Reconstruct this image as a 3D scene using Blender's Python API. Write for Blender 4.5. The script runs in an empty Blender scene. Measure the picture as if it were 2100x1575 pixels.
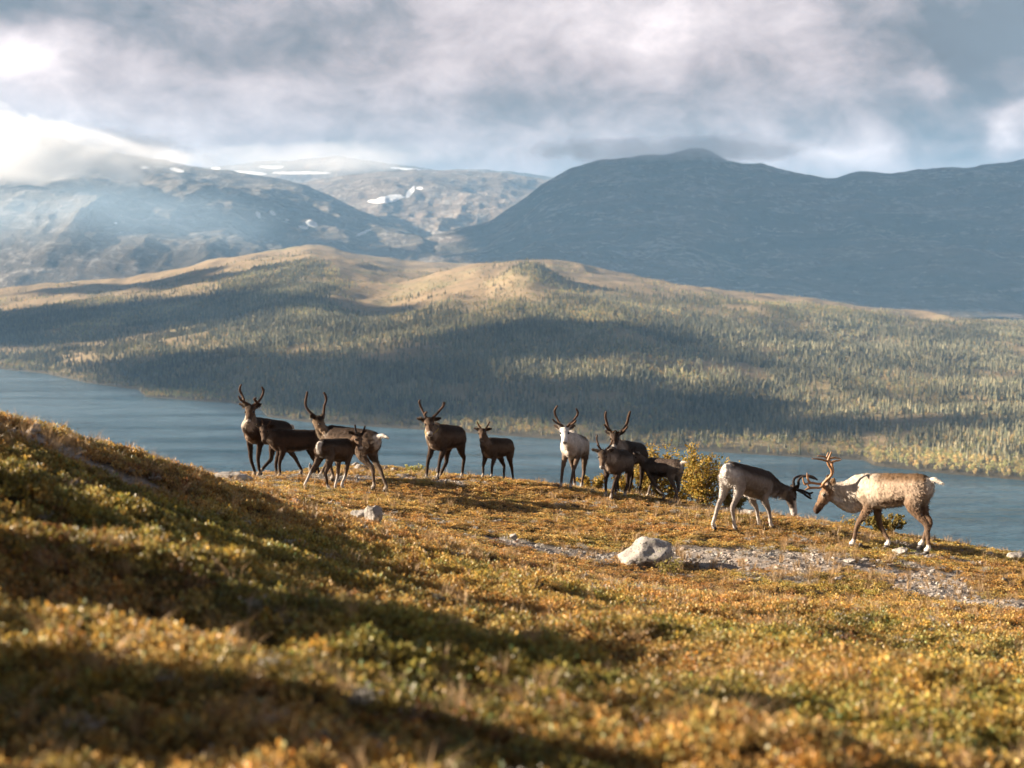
import bpy, bmesh, math, random
import numpy as np
from mathutils import Vector, Euler

# ------------------------------------------------------------------ camera, sky, sun, exposure
SC = bpy.context.scene
COL = SC.collection
F = 2917.0            # focal length in photo pixels (50 mm on a 36 mm sensor, 2100 px wide)
CZ = 1.6              # eye height above the turf at the photographer's feet
HORIZON = 560.0
PITCH = math.atan((787.5 - HORIZON) / F)
cam = bpy.data.cameras.new('camera'); cam_o = bpy.data.objects.new('camera', cam); COL.objects.link(cam_o)
cam.lens = 50; cam.sensor_width = 36; cam.clip_start = 0.1; cam.clip_end = 60000
cam_o.location = (0, 0, CZ); cam_o.rotation_euler = (math.pi / 2 - PITCH, 0, 0)
cam.dof.use_dof = True; cam.dof.focus_distance = 23.5; cam.dof.aperture_fstop = 1.7; cam.dof.aperture_blades = 0
SC.camera = cam_o

SUN_EL = math.radians(19); SUN_A = math.radians(-6)      # low, from the left
SDIR = Vector((-math.cos(SUN_EL) * math.cos(SUN_A), -math.cos(SUN_EL) * math.sin(SUN_A), math.sin(SUN_EL)))
sun = bpy.data.lights.new('sun', 'SUN'); sun.energy = 5.0; sun.angle = math.radians(0.55); sun.color = (1.0, 0.83, 0.64)
sun_o = bpy.data.objects.new('sun', sun); COL.objects.link(sun_o)
sun_o.rotation_euler = SDIR.to_track_quat('Z', 'Y').to_euler(); sun_o.location = (-40, -10, 60)

SC.view_settings.view_transform = 'Standard'; SC.view_settings.look = 'None'
SC.view_settings.exposure = 2.32; SC.view_settings.gamma = 1.0; SC.view_settings.use_curve_mapping = False
SC.cycles.use_denoising = True
SC.cycles.max_bounces = 6; SC.cycles.diffuse_bounces = 2; SC.cycles.glossy_bounces = 2
SC.cycles.transmission_bounces = 4; SC.cycles.transparent_max_bounces = 8; SC.cycles.volume_bounces = 3
SC.cycles.sample_clamp_indirect = 4.0

class NT:
    """short-hand for building node trees"""
    def __init__(s, tree): s.t = tree; s.n = tree.nodes; s.l = tree.links
    def new(s, typ, **kw):
        nd = s.n.new(typ)
        for k, v in kw.items():
            if k == 'ins':
                for a, b in v.items(): s.put(nd, a, b)
            else: setattr(nd, k, v)
        return nd
    def put(s, nd, key, val):
        sk = nd.inputs[key]
        if isinstance(val, bpy.types.NodeSocket): s.l.new(val, sk)
        elif isinstance(val, bpy.types.Node): s.l.new(val.outputs[0], sk)
        else: sk.default_value = val
    def math(s, op, a, b=0.0, c=None, clamp=False):
        nd = s.n.new('ShaderNodeMath'); nd.operation = op; nd.use_clamp = clamp
        s.put(nd, 0, a); s.put(nd, 1, b)
        if c is not None: s.put(nd, 2, c)
        return nd.outputs[0]
    def mix(s, f, a, b, mode='MIX'):
        nd = s.n.new('ShaderNodeMix'); nd.data_type = 'RGBA'; nd.blend_type = mode
        s.put(nd, 0, f)
        for k, v in ((6, a), (7, b)):
            if isinstance(v, tuple) and len(v) == 3: v = v + (1.0,)
            s.put(nd, k, v)
        return nd.outputs[2]
    def noise(s, vec, scale, detail=4, rough=0.55, dist=0.0, out=0):
        nd = s.n.new('ShaderNodeTexNoise'); nd.inputs['Scale'].default_value = scale
        nd.inputs['Detail'].default_value = detail; nd.inputs['Roughness'].default_value = rough
        nd.inputs['Distortion'].default_value = dist
        if vec is not None: s.put(nd, 'Vector', vec)
        return nd.outputs[out]
    def ramp(s, fac, stops, interp='LINEAR'):
        nd = s.n.new('ShaderNodeValToRGB'); cr = nd.color_ramp; cr.interpolation = interp
        while len(cr.elements) < len(stops): cr.elements.new(0.5)
        for e, (p, c) in zip(cr.elements, stops):
            e.position = p; e.color = c if len(c) == 4 else tuple(c) + (1.0,)
        s.put(nd, 'Fac', fac); return nd.outputs[0]
    def smooth(s, v, a, b):
        nd = s.n.new('ShaderNodeMapRange'); nd.interpolation_type = 'SMOOTHSTEP'
        s.put(nd, 0, v); nd.inputs[1].default_value = a; nd.inputs[2].default_value = b
        return nd.outputs[0]
    def vec(s, v, scale):
        nd = s.n.new('ShaderNodeVectorMath'); nd.operation = 'MULTIPLY'
        s.put(nd, 0, v); nd.inputs[1].default_value = scale; return nd.outputs[0]

def angles(px, py):
    """photo pixel -> azimuth from +Y and elevation, radians"""
    d = ray(px, py); return math.atan2(d[0], d[1]), math.atan2(d[2], math.hypot(d[0], d[1]))
CP, SP = math.cos(PITCH), math.sin(PITCH)
def ray(px, py):
    xc = (px - 1050.0) / F; yc = -(py - 787.5) / F
    return np.array([xc, CP + yc * SP, -SP + yc * CP])
def P(px, py, Y):
    """the point on a pixel's ray at ground distance Y in front of the camera"""
    d = ray(px, py); return np.array([0, 0, CZ]) + d * (Y / d[1])

world = bpy.data.worlds.new('World'); SC.world = world; world.use_nodes = True
world.cycles.sampling_method = 'MANUAL'; world.cycles.sample_map_resolution = 512
def build_world():
    t = NT(world.node_tree); t.n.clear()
    out = t.new('ShaderNodeOutputWorld')
    tc = t.new('ShaderNodeTexCoord'); d = tc.outputs['Generated']
    sky = t.new('ShaderNodeTexSky', sky_type='NISHITA', sun_disc=False, sun_elevation=SUN_EL,
                sun_rotation=math.atan2(SDIR.x, SDIR.y), air_density=1.2, dust_density=1.5)
    nish = t.vec(sky.outputs[0], (0.085, 0.085, 0.085))
    sep = t.new('ShaderNodeSeparateXYZ', ins={0: d})
    az = t.math('ARCTAN2', sep.outputs[0], sep.outputs[1]); el = t.math('ARCSINE', sep.outputs[2])
    dv = t.vec(d, (1.0, 1.0, 1.5))
    n1 = t.noise(dv, 6.0, 9, 0.62, 0.3)
    n2 = t.noise(t.vec(d, (1.0, 1.0, 1.6)), 21.0, 7, 0.66, 0.3)
    n3 = t.noise(t.vec(d, (1.0, 1.0, 1.6)), 2.3, 3, 0.5, 0.3)
    wob = t.math('MULTIPLY', t.math('SUBTRACT', t.noise(dv, 9.0, 3, 0.6, 0.6), 0.5), 0.10)
    wob2 = t.math('MULTIPLY', t.math('SUBTRACT', t.noise(t.vec(d, (1.3, 0.8, 2.4)), 7.0, 3, 0.6, 0.6), 0.5), 0.06)
    azw = t.math('ADD', az, wob); elw = t.math('ADD', el, wob2)
    def blob(px, py, wx, wy, amp):
        a, e = angles(px, py)
        u = t.math('DIVIDE', t.math('SUBTRACT', azw, a), wx / F); v = t.math('DIVIDE', t.math('SUBTRACT', elw, e), wy / F)
        r = t.math('ADD', t.math('MULTIPLY', u, u), t.math('MULTIPLY', v, v))
        return t.math('MULTIPLY', t.math('EXPONENT', t.math('MULTIPLY', r, -1.0)), amp)
    br = t.math('MULTIPLY', t.math('SUBTRACT', n1, 0.5), 1.15)
    br = t.math('ADD', br, t.math('MULTIPLY', t.math('SUBTRACT', n2, 0.5), 1.0))
    br = t.math('ADD', br, t.math('MULTIPLY', t.math('SUBTRACT', n3, 0.5), 0.25))
    for b in BLOBS: br = t.math('ADD', br, blob(*b))
    br = t.math('ADD', br, 0.42, clamp=True)
    cloud = t.ramp(br, [(0.0, (0.14, 0.12, 0.12)), (0.22, (0.32, 0.255, 0.248)), (0.45, (0.59, 0.465, 0.448)),
                        (0.68, (0.84, 0.685, 0.655)), (0.86, (1.10, 0.91, 0.87)), (1.0, (1.35, 1.18, 1.12))])
    gap = t.smooth(t.math('ADD', n3, t.math('MULTIPLY', n1, 0.3)), 0.66, 0.84)
    high = t.smooth(el, 0.30, 0.60)
    cover = t.math('SUBTRACT', 1.0, t.math('MULTIPLY', gap, t.math('MULTIPLY', high, 0.8)))
    col = t.mix(cover, nish, t.mix(high, cloud, t.vec(cloud, (0.28, 0.33, 0.41))))
    below = t.smooth(el, -0.05, 0.0)
    col = t.mix(below, (0.10, 0.11, 0.11), col)
    bg = t.new('ShaderNodeBackground', ins={'Color': col, 'Strength': 0.230})
    t.l.new(bg.outputs[0], out.inputs['Surface'])
BLOBS = [  # (px, py, half-width, half-height, brightness): lighter and darker parts of the cloud deck in view
    (1200, 30, 210, 110, 0.42), (60, 90, 110, 45, 0.46), (150, 250, 130, 100, 0.04), (480, 300, 260, 60, 0.14),
    (450, 30, 420, 55, -0.12), (0, -10, 260, 55, -0.36), (420, 165, 160, 70, -0.10), (1130, 205, 190, 60, -0.20),
    (880, 110, 150, 60, 0.06), (2110, 40, 190, 170, -0.46), (1960, 160, 220, 120, -0.12), (1760, 315, 170, 42, 0.42),
    (2090, 265, 40, 40, 0.55), (1890, 185, 50, 25, 0.34), (1560, 215, 150, 80, -0.10), (1930, 290, 90, 35, -0.22),
    (620, 100, 250, 45, -0.10), (1080, 340, 220, 40, 0.12), (1500, 80, 140, 120, 0.06)]
build_world()

# ------------------------------------------------------------------ helpers
rng = np.random.default_rng(7)
random.seed(7)
def _h(ix, iy, iz, seed):
    n = (ix.astype(np.int64) * 374761393 + iy.astype(np.int64) * 668265263 + iz.astype(np.int64) * 2147483647 + seed * 1274126177) & 0xffffffff
    n = ((n ^ (n >> 13)) * 1274126177) & 0xffffffff
    n = ((n ^ (n >> 16)) * 2246822519) & 0xffffffff
    return ((n ^ (n >> 15)) & 0xffff) / 65535.0
def vnoise(x, y, z=None, seed=0):
    x = np.asarray(x, float); y = np.asarray(y, float)
    z = np.zeros_like(x) if z is None else np.asarray(z, float)
    ix, iy, iz = np.floor(x), np.floor(y), np.floor(z)
    fx, fy, fz = x - ix, y - iy, z - iz
    fx = fx * fx * fx * (fx * (fx * 6 - 15) + 10); fy = fy * fy * fy * (fy * (fy * 6 - 15) + 10); fz = fz * fz * (3 - 2 * fz)
    ix = ix.astype(np.int64); iy = iy.astype(np.int64); iz = iz.astype(np.int64)
    def L(a, b, f): return a + (b - a) * f
    r = [L(L(_h(ix, iy, iz + k, seed), _h(ix + 1, iy, iz + k, seed), fx), L(_h(ix, iy + 1, iz + k, seed), _h(ix + 1, iy + 1, iz + k, seed), fx), fy) for k in (0, 1)]
    return L(r[0], r[1], fz) * 2 - 1
def fbm(x, y, z=None, oct=5, seed=0, gain=0.5, lac=2.03):
    s = 0; a = 1.0; x = np.asarray(x, float); y = np.asarray(y, float)
    for k in range(oct):
        s = s + a * vnoise(x, y, z, seed + k * 17); a *= gain; x = x * lac + 3.1; y = y * lac - 1.7
        if z is not None: z = z * lac
    return s
def ridged(x, y, oct=5, seed=0):
    s = 0; a = 1.0
    for k in range(oct):
        s = s + a * (1 - 2 * np.abs(vnoise(x, y, None, seed + k * 13))); a *= 0.5; x = x * 2.05 + 1.3; y = y * 2.05 - 2.1
    return s
def sstep(v, a, b):
    t = np.clip((v - a) / (b - a), 0, 1); return t * t * (3 - 2 * t)

def mesh_obj(name, verts, faces, mat=None, parent=None, smooth=True, loc=(0, 0, 0), link=True):
    me = bpy.data.meshes.new(name); me.from_pydata([tuple(v) for v in verts], [], [tuple(f) for f in faces]); me.update()
    if smooth: me.polygons.foreach_set('use_smooth', [True] * len(me.polygons))
    for m in (mat if isinstance(mat, (list, tuple)) else [mat]):
        if m: me.materials.append(m)
    o = bpy.data.objects.new(name, me); o.location = loc
    if link: COL.objects.link(o)
    if parent: o.parent = parent
    return o
def grid_obj(name, X, Y, Z, mat, kind='structure'):
    n, m = X.shape
    me = bpy.data.meshes.new(name)
    co = np.stack([X, Y, Z], -1).reshape(-1, 3)
    idx = np.arange(n * m).reshape(n, m)
    q = np.stack([idx[:-1, :-1], idx[:-1, 1:], idx[1:, 1:], idx[1:, :-1]], -1).reshape(-1, 4)
    me.vertices.add(len(co)); me.vertices.foreach_set('co', co.ravel())
    me.loops.add(q.size); me.loops.foreach_set('vertex_index', q.ravel())
    me.polygons.add(len(q)); me.polygons.foreach_set('loop_start', np.arange(0, q.size, 4))
    me.polygons.foreach_set('loop_total', np.full(len(q), 4)) if bpy.app.version < (4, 1) else None
    me.polygons.foreach_set('use_smooth', np.ones(len(q), bool))
    me.update(calc_edges=True); me.validate()
    me.materials.append(mat)
    o = bpy.data.objects.new(name, me); COL.objects.link(o)
    if kind: o['kind'] = kind
    return o
def color_attr(me, name, arr):
    a = me.attributes.new(name, 'FLOAT_COLOR', 'POINT')
    arr = np.asarray(arr, float)
    if arr.ndim == 1: arr = np.stack([arr] * 3, -1)
    a.data.foreach_set('color', np.concatenate([arr, np.ones((len(arr), 1))], 1).ravel())
def material(name):
    m = bpy.data.materials.new(name); m.use_nodes = True; t = NT(m.node_tree); t.n.clear()
    out = t.new('ShaderNodeOutputMaterial'); return m, t, out
def principled(t, out, base, rough=0.8, spec=0.2, normal=None, **kw):
    b = t.new('ShaderNodeBsdfPrincipled'); t.put(b, 'Base Color', base if not (isinstance(base, tuple) and len(base) == 3) else base + (1.0,))
    t.put(b, 'Roughness', rough); t.put(b, 'Specular IOR Level', spec)
    if normal is not None: t.put(b, 'Normal', normal)
    for k, v in kw.items(): t.put(b, k, v)
    if out is not None: t.l.new(b.outputs[0], out.inputs['Surface'])
    return b
def bump(t, h, strength, dist):
    return t.new('ShaderNodeBump', ins={'Height': h, 'Strength': strength, 'Distance': dist}).outputs[0]
def tag(o, label, cat, group=None):
    o['label'] = label; o['category'] = cat
    if group: o['group'] = group
    return o
def empty(name, loc):
    o = bpy.data.objects.new(name, None); COL.objects.link(o); o.location = loc; o.empty_display_size = 0.2
    return o
def interp_poly(pts, x):
    p = np.array(pts, float); return np.interp(x, p[:, 0], p[:, 1])

# ------------------------------------------------------------------ near ground: a thin-plate surface through measured points
GP = [  # photo pixel x, y, distance: turf edge, hollows and the hooves' resting places
    (0, 1575, 4.1), (500, 1575, 4.3), (1050, 1575, 4.5), (1600, 1575, 4.8), (2100, 1575, 5.0),
    (0, 1250, 5.9), (0, 1080, 7.4), (0, 965, 9.2), (0, 874, 11.5), (130, 899, 12.4), (200, 918, 13.0), (300, 946, 14.2), (400, 967, 15.5),
    (480, 990, 16.5), (755, 1062, 14.5), (620, 1040, 14.5), (1000, 1125, 15.3), (1300, 1195, 16.0), (1050, 1345, 7.6), (700, 1200, 9.0), (350, 1060, 10.5),
    (1700, 1330, 9.3), (2100, 1370, 9.0), (1700, 1240, 14.0), (2100, 1240, 15.2), (1325, 1148, 17.6), (1050, 1100, 18.6), (1600, 1160, 17.3), (1950, 1190, 17.0),
    (525, 972, 24.0), (570, 978, 23.5), (645, 978, 23.5), (668, 985, 22.8), (777, 1004, 22.2), (650, 1000, 21.3), (696, 1002, 21.8),
    (884, 983, 24.7), (925, 982, 25.3), (997, 986, 24.8), (1041, 992, 25.2), (1160, 995, 25.2), (1185, 998, 25.8), (1270, 1011, 25.7), (1300, 1014, 26.3),
    (1247, 1027, 24.2), (1271, 1023, 24.8), (1345, 1024, 25.1), (1384, 1029, 24.9), (1487, 1083, 20.2), (1571, 1091, 20.8), (1781, 1123, 19.6), (1896, 1132, 19.3),
    (620, 969, 27.0), (720, 952, 28.5), (810, 957, 28.2), (850, 966, 27.5), (1400, 1033, 25.6), (1550, 1056, 23.2), (1690, 1076, 22.2), (1850, 1108, 21.2),
    (1950, 1124, 20.8), (2100, 1144, 20.4), (560, 969, 26.0)]
ctrl = [P(*g) for g in GP]
ctrl += [np.array(v, float) for v in [(0, 0, 0), (0, -6, 0.7), (-6, 0, 0.9), (7, 0, -0.9), (-12, 10, 1.6), (-9, 6, 1.1), (-12, 20, -0.6), (-7, 20, -1.2), (12, 6, -1.5), (12, 14, -2.6),
        (12, 20, -3.1), (-20, 0, 3.0), (20, 0, -2.5), (-14, 28, -3.2), (-8, 30, -3.6), (-4, 31, -3.4), (0, 31, -3.6), (4, 30, -3.9), (8, 28, -4.3), (12, 26, -4.6),
        (-16, 42, -9), (-6, 42, -9.0), (4, 42, -9.4), (14, 40, -10), (-25, 60, -19), (0, 60, -19), (25, 60, -20), (-30, 25, -1.5), (30, 20, -6), (-5, -20, 2.2), (20, -20, -1.5), (-25, -15, 5)]]
ctrl = np.array(ctrl)
def _tps_fit(p, lam):
    n = len(p); xy = p[:, :2]
    r2 = ((xy[:, None] - xy[None]) ** 2).sum(-1); K = 0.5 * r2 * np.log(r2 + 1e-9) + lam * np.eye(n)
    Q = np.concatenate([np.ones((n, 1)), xy], 1)
    A = np.block([[K, Q], [Q.T, np.zeros((3, 3))]])
    return np.linalg.solve(A, np.concatenate([p[:, 2], np.zeros(3)]))
TPS = _tps_fit(ctrl, 0.35)
def tps(x, y):
    x = np.atleast_1d(np.asarray(x, float)); y = np.atleast_1d(np.asarray(y, float)); sh = x.shape
    x = x.ravel(); y = y.ravel(); out = np.empty_like(x)
    for s in range(0, len(x), 20000):
        xs, ys = x[s:s + 20000], y[s:s + 20000]
        r2 = (xs[:, None] - ctrl[None, :, 0]) ** 2 + (ys[:, None] - ctrl[None, :, 1]) ** 2
        out[s:s + 20000] = (0.5 * r2 * np.log(r2 + 1e-9)) @ TPS[:len(ctrl)] + TPS[-3] + TPS[-2] * xs + TPS[-1] * ys
    return out.reshape(sh)
def hummock(x, y):
    d = np.hypot(x, y)
    a = 0.03 * (1 - sstep(d, 9, 18)) + 0.028
    u = x * 0.92 + y * 0.38; v = -x * 0.38 + y * 0.92     # drawn out along the slope
    b = fbm(u * 0.55, v * 0.95, oct=2, seed=3)
    h = a * (b + 0.9 * np.maximum(0, fbm(x * 1.2 + 9, y * 1.5, oct=2, seed=11)) - 0.25)
    return h + 0.022 * fbm(x * 4, y * 4, oct=2, seed=5) * (1 - sstep(d, 26, 34))
def ground(x, y):
    x = np.asarray(x, float); y = np.asarray(y, float)
    far = sstep(y, 44, 62)
    z = tps(np.clip(x, -40, 40), np.clip(y, -25, 62)) + hummock(x, y)
    # unseen mounds added at left to throw the shade bands, plus low swells
    for (cx, cy, L, w, ang, h) in SHADE_SWELLS:
        c, s = math.cos(ang), math.sin(ang); u = (x - cx) * c + (y - cy) * s; v = -(x - cx) * s + (y - cy) * c
        z = z + h * np.exp(-(v / w) ** 2) * np.exp(-(u / L) ** 4)
    # turf lobes: gentle on the near left side, dropping off on the far right side, so that the low sun leaves bands of shade
    wob = .22 * fbm(x * .9, y * .9, oct=3, seed=90)
    for pts, h in STEPS:
        best = np.full(np.shape(x), 1e9); v = np.zeros(np.shape(x)); edge = np.zeros(np.shape(x)); nseg = len(pts) - 1
        for i, (a, b) in enumerate(zip(pts[:-1], pts[1:])):
            ax_, ay_, bx_, by_ = *a, *b; L2 = (bx_ - ax_) ** 2 + (by_ - ay_) ** 2
            t = ((x - ax_) * (bx_ - ax_) + (y - ay_) * (by_ - ay_)) / L2; tc = np.clip(t, 0, 1)
            d = np.hypot(x - ax_ - tc * (bx_ - ax_), y - ay_ - tc * (by_ - ay_)); s = np.sign((bx_ - ax_) * (y - ay_) - (by_ - ay_) * (x - ax_))
            m = d < best; best = np.where(m, d, best); v = np.where(m, s * d, v); edge = np.where(m, (i + tc) / nseg, edge)
        v = v + wob; win = sstep(edge, 0, .12) * (1 - sstep(edge, .85, 1)) * (.75 + .5 * vnoise(x * 1.1, y * 1.1, None, 95))
        z = z + h * win * np.where(v < 0, sstep(v, -1.7, 0), 1 - sstep(v, 0, .42))
    z = z - .03 * (1 - sstep(np.hypot(x, y), 15, 20)) - .015
    z = np.where(y > 60, z - 0.44 * (y - 60), z)
    return z
SHADE_SWELLS = [(-5.3, 5.0, 1.3, 0.45, 0.15, 1.35), (-5.6, 6.7, 1.5, 0.50, 0.1, 1.35), (-6.2, 8.5, 1.4, 0.40, 0.1, 0.95), (-6.9, 10.6, 1.5, 0.4, 0.1, 0.7), (-3.7, 3.9, 1.0, 0.32, 0.1, 0.95), (3.2, 21.6, 1.7, 0.5, -0.35, 0.14), (0.3, 24.3, 2.0, 0.45, -0.15, 0.08)]
STEPS = [([(-5.5, 8.9), (-4, 8.4), (-1.5, 7.7), (0, 6.7), (1.0, 5.2), (1.6, 4.0)], 0.211), ([(-4.5, 6.8), (-3, 6.1), (-1.5, 5.6), (-.3, 4.6), (.2, 3.6)], 0.149),
         ([(.2, 9.7), (1.5, 8.4), (2.4, 6.9), (2.8, 5.4)], 0.167), ([(-5, 10.9), (-3.6, 10.5), (-2.2, 10.1), (-.8, 9.7), (.3, 9.1)], 0.118), ([(-2.3, 12.8), (-.9, 12.2), (.3, 11.4), (1.6, 10.2)], 0.093), ([(1.8, 13.2), (3.2, 12.2), (4.2, 10.6)], 0.099)]
def gz(x, y): return float(np.asarray(ground(np.array([float(x)]), np.array([float(y)]))).ravel()[0])
def hit(px, py, y0=3.0, y1=32.0):
    """where a pixel's ray meets the near ground"""
    ys = np.linspace(y0, y1, 1500); d = ray(px, py); pts = np.array([0, 0, CZ])[None] + d[None] * (ys / d[1])[:, None]
    below = pts[:, 2] < ground(pts[:, 0], pts[:, 1])
    i = int(np.argmax(below)) if below.any() else len(ys) - 1
    p = pts[i].copy(); p[2] = gz(p[0], p[1]); return p
def dist_poly(x, y, pts):
    d = np.full(np.shape(x), 1e9)
    for (a, b) in zip(pts[:-1], pts[1:]):
        ab = b - a; t = np.clip(((x - a[0]) * ab[0] + (y - a[1]) * ab[1]) / (ab @ ab), 0, 1)
        d = np.minimum(d, np.hypot(x - a[0] - t * ab[0], y - a[1] - t * ab[1]))
    return d
PATHS = [([(1040, 1108), (1110, 1124), (1240, 1136), (1420, 1140), (1560, 1150), (1700, 1152), (1760, 1160)], 0.34), ([(1400, 1142), (1470, 1146), (1620, 1152)], 0.85),
         ([(1810, 1166), (1880, 1180), (1960, 1215), (2060, 1235)], 0.62), ([(545, 977), (600, 975), (680, 978), (760, 982), (850, 984)], 0.55),
         ([(1780, 1098), (1850, 1112), (1905, 1140), (1990, 1150)], 0.22), ([(40, 900), (80, 895), (110, 900)], 0.3), ([(130, 945), (170, 955)], 0.2), ([(240, 985), (330, 1005)], 0.16), ([(1400, 1040), (1560, 1062)], 0.22), ([(760, 968), (830, 974), (930, 992)], 0.3)]
PATHW = [([hit(*p)[:2] for p in pp], w) for pp, w in PATHS]
def gravel_mask(x, y):
    m = np.zeros(np.shape(x)); wob = fbm(x * 1.9, y * 2.6, oct=4, seed=21) * 0.75
    for pts, w in PATHW:
        d = dist_poly(x, y, pts); m = np.maximum(m, 1 - sstep(d / w + wob, 0.6, 1.15))
    return m

# ------------------------------------------------------------------ the turf slope
def mat_turf():
    m, t, out = material('turf')
    g = t.new('ShaderNodeAttribute', attribute_name='gravel').outputs['Fac']
    pos = t.new('ShaderNodeNewGeometry').outputs['Position']
    n = t.noise(pos, 3.0, 8, 0.65); n2 = t.noise(pos, 60.0, 4, 0.7)
    soil = t.ramp(n, [(0.3, (0.0126, 0.0091, 0.0056)), (0.5, (0.028, 0.0182, 0.0084)), (0.62, (0.0315, 0.0259, 0.0084)), (0.75, (0.056, 0.035, 0.014))])
    stone = t.ramp(n2, [(0.25, (0.07, 0.0595, 0.0525)), (0.45, (0.231, 0.203, 0.182)), (0.6, (0.322, 0.287, 0.259)), (0.8, (0.154, 0.119, 0.091))])
    col = t.mix(g, soil, stone)
    principled(t, out, col, 0.9, 0.15, bump(t, t.math('ADD', n2, t.noise(pos, 14.0, 5, 0.6)), 0.8, 0.03))
    return m
def build_ground():
    r = np.concatenate([np.linspace(0.6, 12, 165), np.linspace(12, 33, 185)[1:], np.geomspace(33, 430, 60)[1:]])
    a = np.radians(np.concatenate([np.linspace(-110, -26, 70), np.linspace(-26, 26, 380)[1:], np.linspace(26, 110, 70)[1:]]))
    A, R = np.meshgrid(a, r); X = R * np.sin(A); Y = R * np.cos(A)
    Z = ground(X, Y)
    g = gravel_mask(X, Y); Z = Z - 0.02 * g
    o = grid_obj('ground', X, Y, Z, mat_turf())
    color_attr(o.data, 'gravel', g.ravel())
build_ground()

# ------------------------------------------------------------------ lake
LAKE = CZ - 150.0
def build_lake():
    m, t, out = material('lake_water')
    pos = t.new('ShaderNodeNewGeometry').outputs['Position']
    w1 = t.noise(t.vec(pos, (1, 1, 0)), 0.16, 6, 0.62, 0.4); w2 = t.noise(t.vec(pos, (0.35, 1, 0)), 0.045, 4, 0.6, 0.3)
    streak = t.noise(t.vec(pos, (0.25, 1.0, 0)), 0.0085, 5, 0.62, 1.2)
    h = t.math('ADD', t.math('MULTIPLY', w1, 1.6), t.math('MULTIPLY', w2, 9.0))
    rough = t.math('ADD', 0.10, t.math('MULTIPLY', t.smooth(streak, 0.35, 0.65), 0.16))
    foam = t.math('MULTIPLY', t.smooth(t.noise(t.vec(pos, (0.5, 1, 0)), 0.11, 5, 0.7), 0.70, 0.78), 0.4)
    col = t.mix(t.smooth(streak, 0.35, 0.65), (0.010, 0.046, 0.072), (0.050, 0.095, 0.125))
    col = t.mix(foam, col, (0.4, 0.43, 0.46))
    b = principled(t, out, col, rough, 0.5, bump(t, h, 1.0, 1.0)); b.inputs['IOR'].default_value = 1.33
    X, Y = np.meshgrid(np.linspace(-6000, 6000, 13), np.array([180., 700, 1200, 2000, 3000, 4600]))
    grid_obj('lake', X, Y, np.full(X.shape, LAKE), m)
build_lake()

# ------------------------------------------------------------------ the wooded hill across the lake
SHORE = [(-500, 745), (-120, 752), (0, 757), (90, 766), (180, 786), (285, 800), (292, 814), (420, 824), (470, 826), (535, 842), (545, 855), (640, 868), (860, 882), (1100, 899), (1400, 924), (1600, 936), (1780, 946), (1800, 957), (1950, 974), (2100, 987), (2500, 1012)]
CREST0 = [(-500, 640), (-200, 600), (0, 583), (150, 573), (250, 568), (330, 556), (430, 531), (520, 514), (600, 504), (640, 501), (690, 505), (740, 518), (830, 535), (950, 545), (1100, 552), (1300, 585), (2500, 700)]
CREST1 = [(-500, 900), (250, 840), (430, 775), (560, 720), (680, 655), (760, 607), (830, 584), (900, 563), (980, 547), (1050, 542), (1130, 541), (1200, 552), (1300, 565), (1400, 577), (1500, 590), (1600, 602), (1700, 612), (1800, 624), (1900, 632), (2000, 642), (2100, 655), (2500, 690)]
YC0, YC1 = 4200.0, 3000.0
def zpix(py, Y): return CZ + (HORIZON - py) / F * Y
def shoreY(px): return (CZ - LAKE) * F / (interp_poly(SHORE, px) - HORIZON)
SMPX = np.linspace(-600, 2600, 321); _ys = shoreY(np.linspace(-900, 2900, 381)); SMYS = np.convolve(_ys, np.hanning(61) / np.hanning(61).sum(), 'same')[30:351]
def hill_pz(px, Y):
    X = (px - 1050) / F * Y
    Ys = np.interp(px, SMPX, SMYS); h = np.zeros(np.broadcast(px, Y).shape) - 400.0
    zs = []
    for cr, Yc in ((CREST0, YC0), (CREST1, YC1)):
        zc = zpix(interp_poly(cr, px), Yc); zc = np.maximum(zc, LAKE + 3)
        t = (Y - Ys) / (Yc - Ys)
        up = LAKE + (zc - LAKE) * (0.62 * np.clip(t, 0, 1) + 0.38 * np.sin(np.clip(t, 0, 1) * math.pi / 2))
        z = np.where(t < 0, LAKE + t * 90, np.where(t > 1, zc - (Y - Yc) * 0.085, up))
        zs.append(z)
    k = 9.0; mx = np.maximum(zs[0], zs[1]); h = mx + k * np.log1p(np.exp(-np.abs(zs[0] - zs[1]) / k)) - k * 0.3
    inl = sstep(Y, Ys, Ys + 260); Ysr = Ys
    h = h + inl * (10 * fbm(X / 420, Y / 420, oct=4, seed=40) + 5 * ridged(X / 240, Y / 300, 3, seed=44) - 2) + 2.5 * fbm(X / 60, Y / 60, oct=2, seed=47) * inl
    kx, kY = 1085.0, 2560.0                                                     # the wooded knob below the crest
    h = h + 30 * np.exp(-np.abs((px - kx) / 58) ** 2.4 - ((Y - kY) / 150) ** 2)
    Ys = shoreY(px); w = Y - Ys                                                 # shoreline with its small points and bays
    h = np.where(w > 0, np.clip(h, LAKE + np.clip(w * 0.03, 0, 5), LAKE + w * 0.14), LAKE + np.maximum(w, -200) * 0.10)
    h = np.where(px < 60, h - 14 * np.exp(-((px + 60) / 90) ** 2 - ((Y - 2700) / 140) ** 2), h)
    return h
HPX = np.linspace(-420, 2520, 420); HY = np.concatenate([np.linspace(900, 3400, 300), np.linspace(3400, 5200, 90)[1:]])
HG_PX, HG_Y = np.meshgrid(HPX, HY); HG_Z = hill_pz(HG_PX, HG_Y)
def treeline(px):
    return interp_poly([(-400, 0.45), (0, 0.50), (400, 0.60), (700, 0.72), (850, 0.62), (950, 0.52), (1040, 0.55), (1120, 0.62), (1250, 0.62), (1500, 0.70), (1800, 0.80), (2100, .92), (2500, 1.0)], px)
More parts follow.
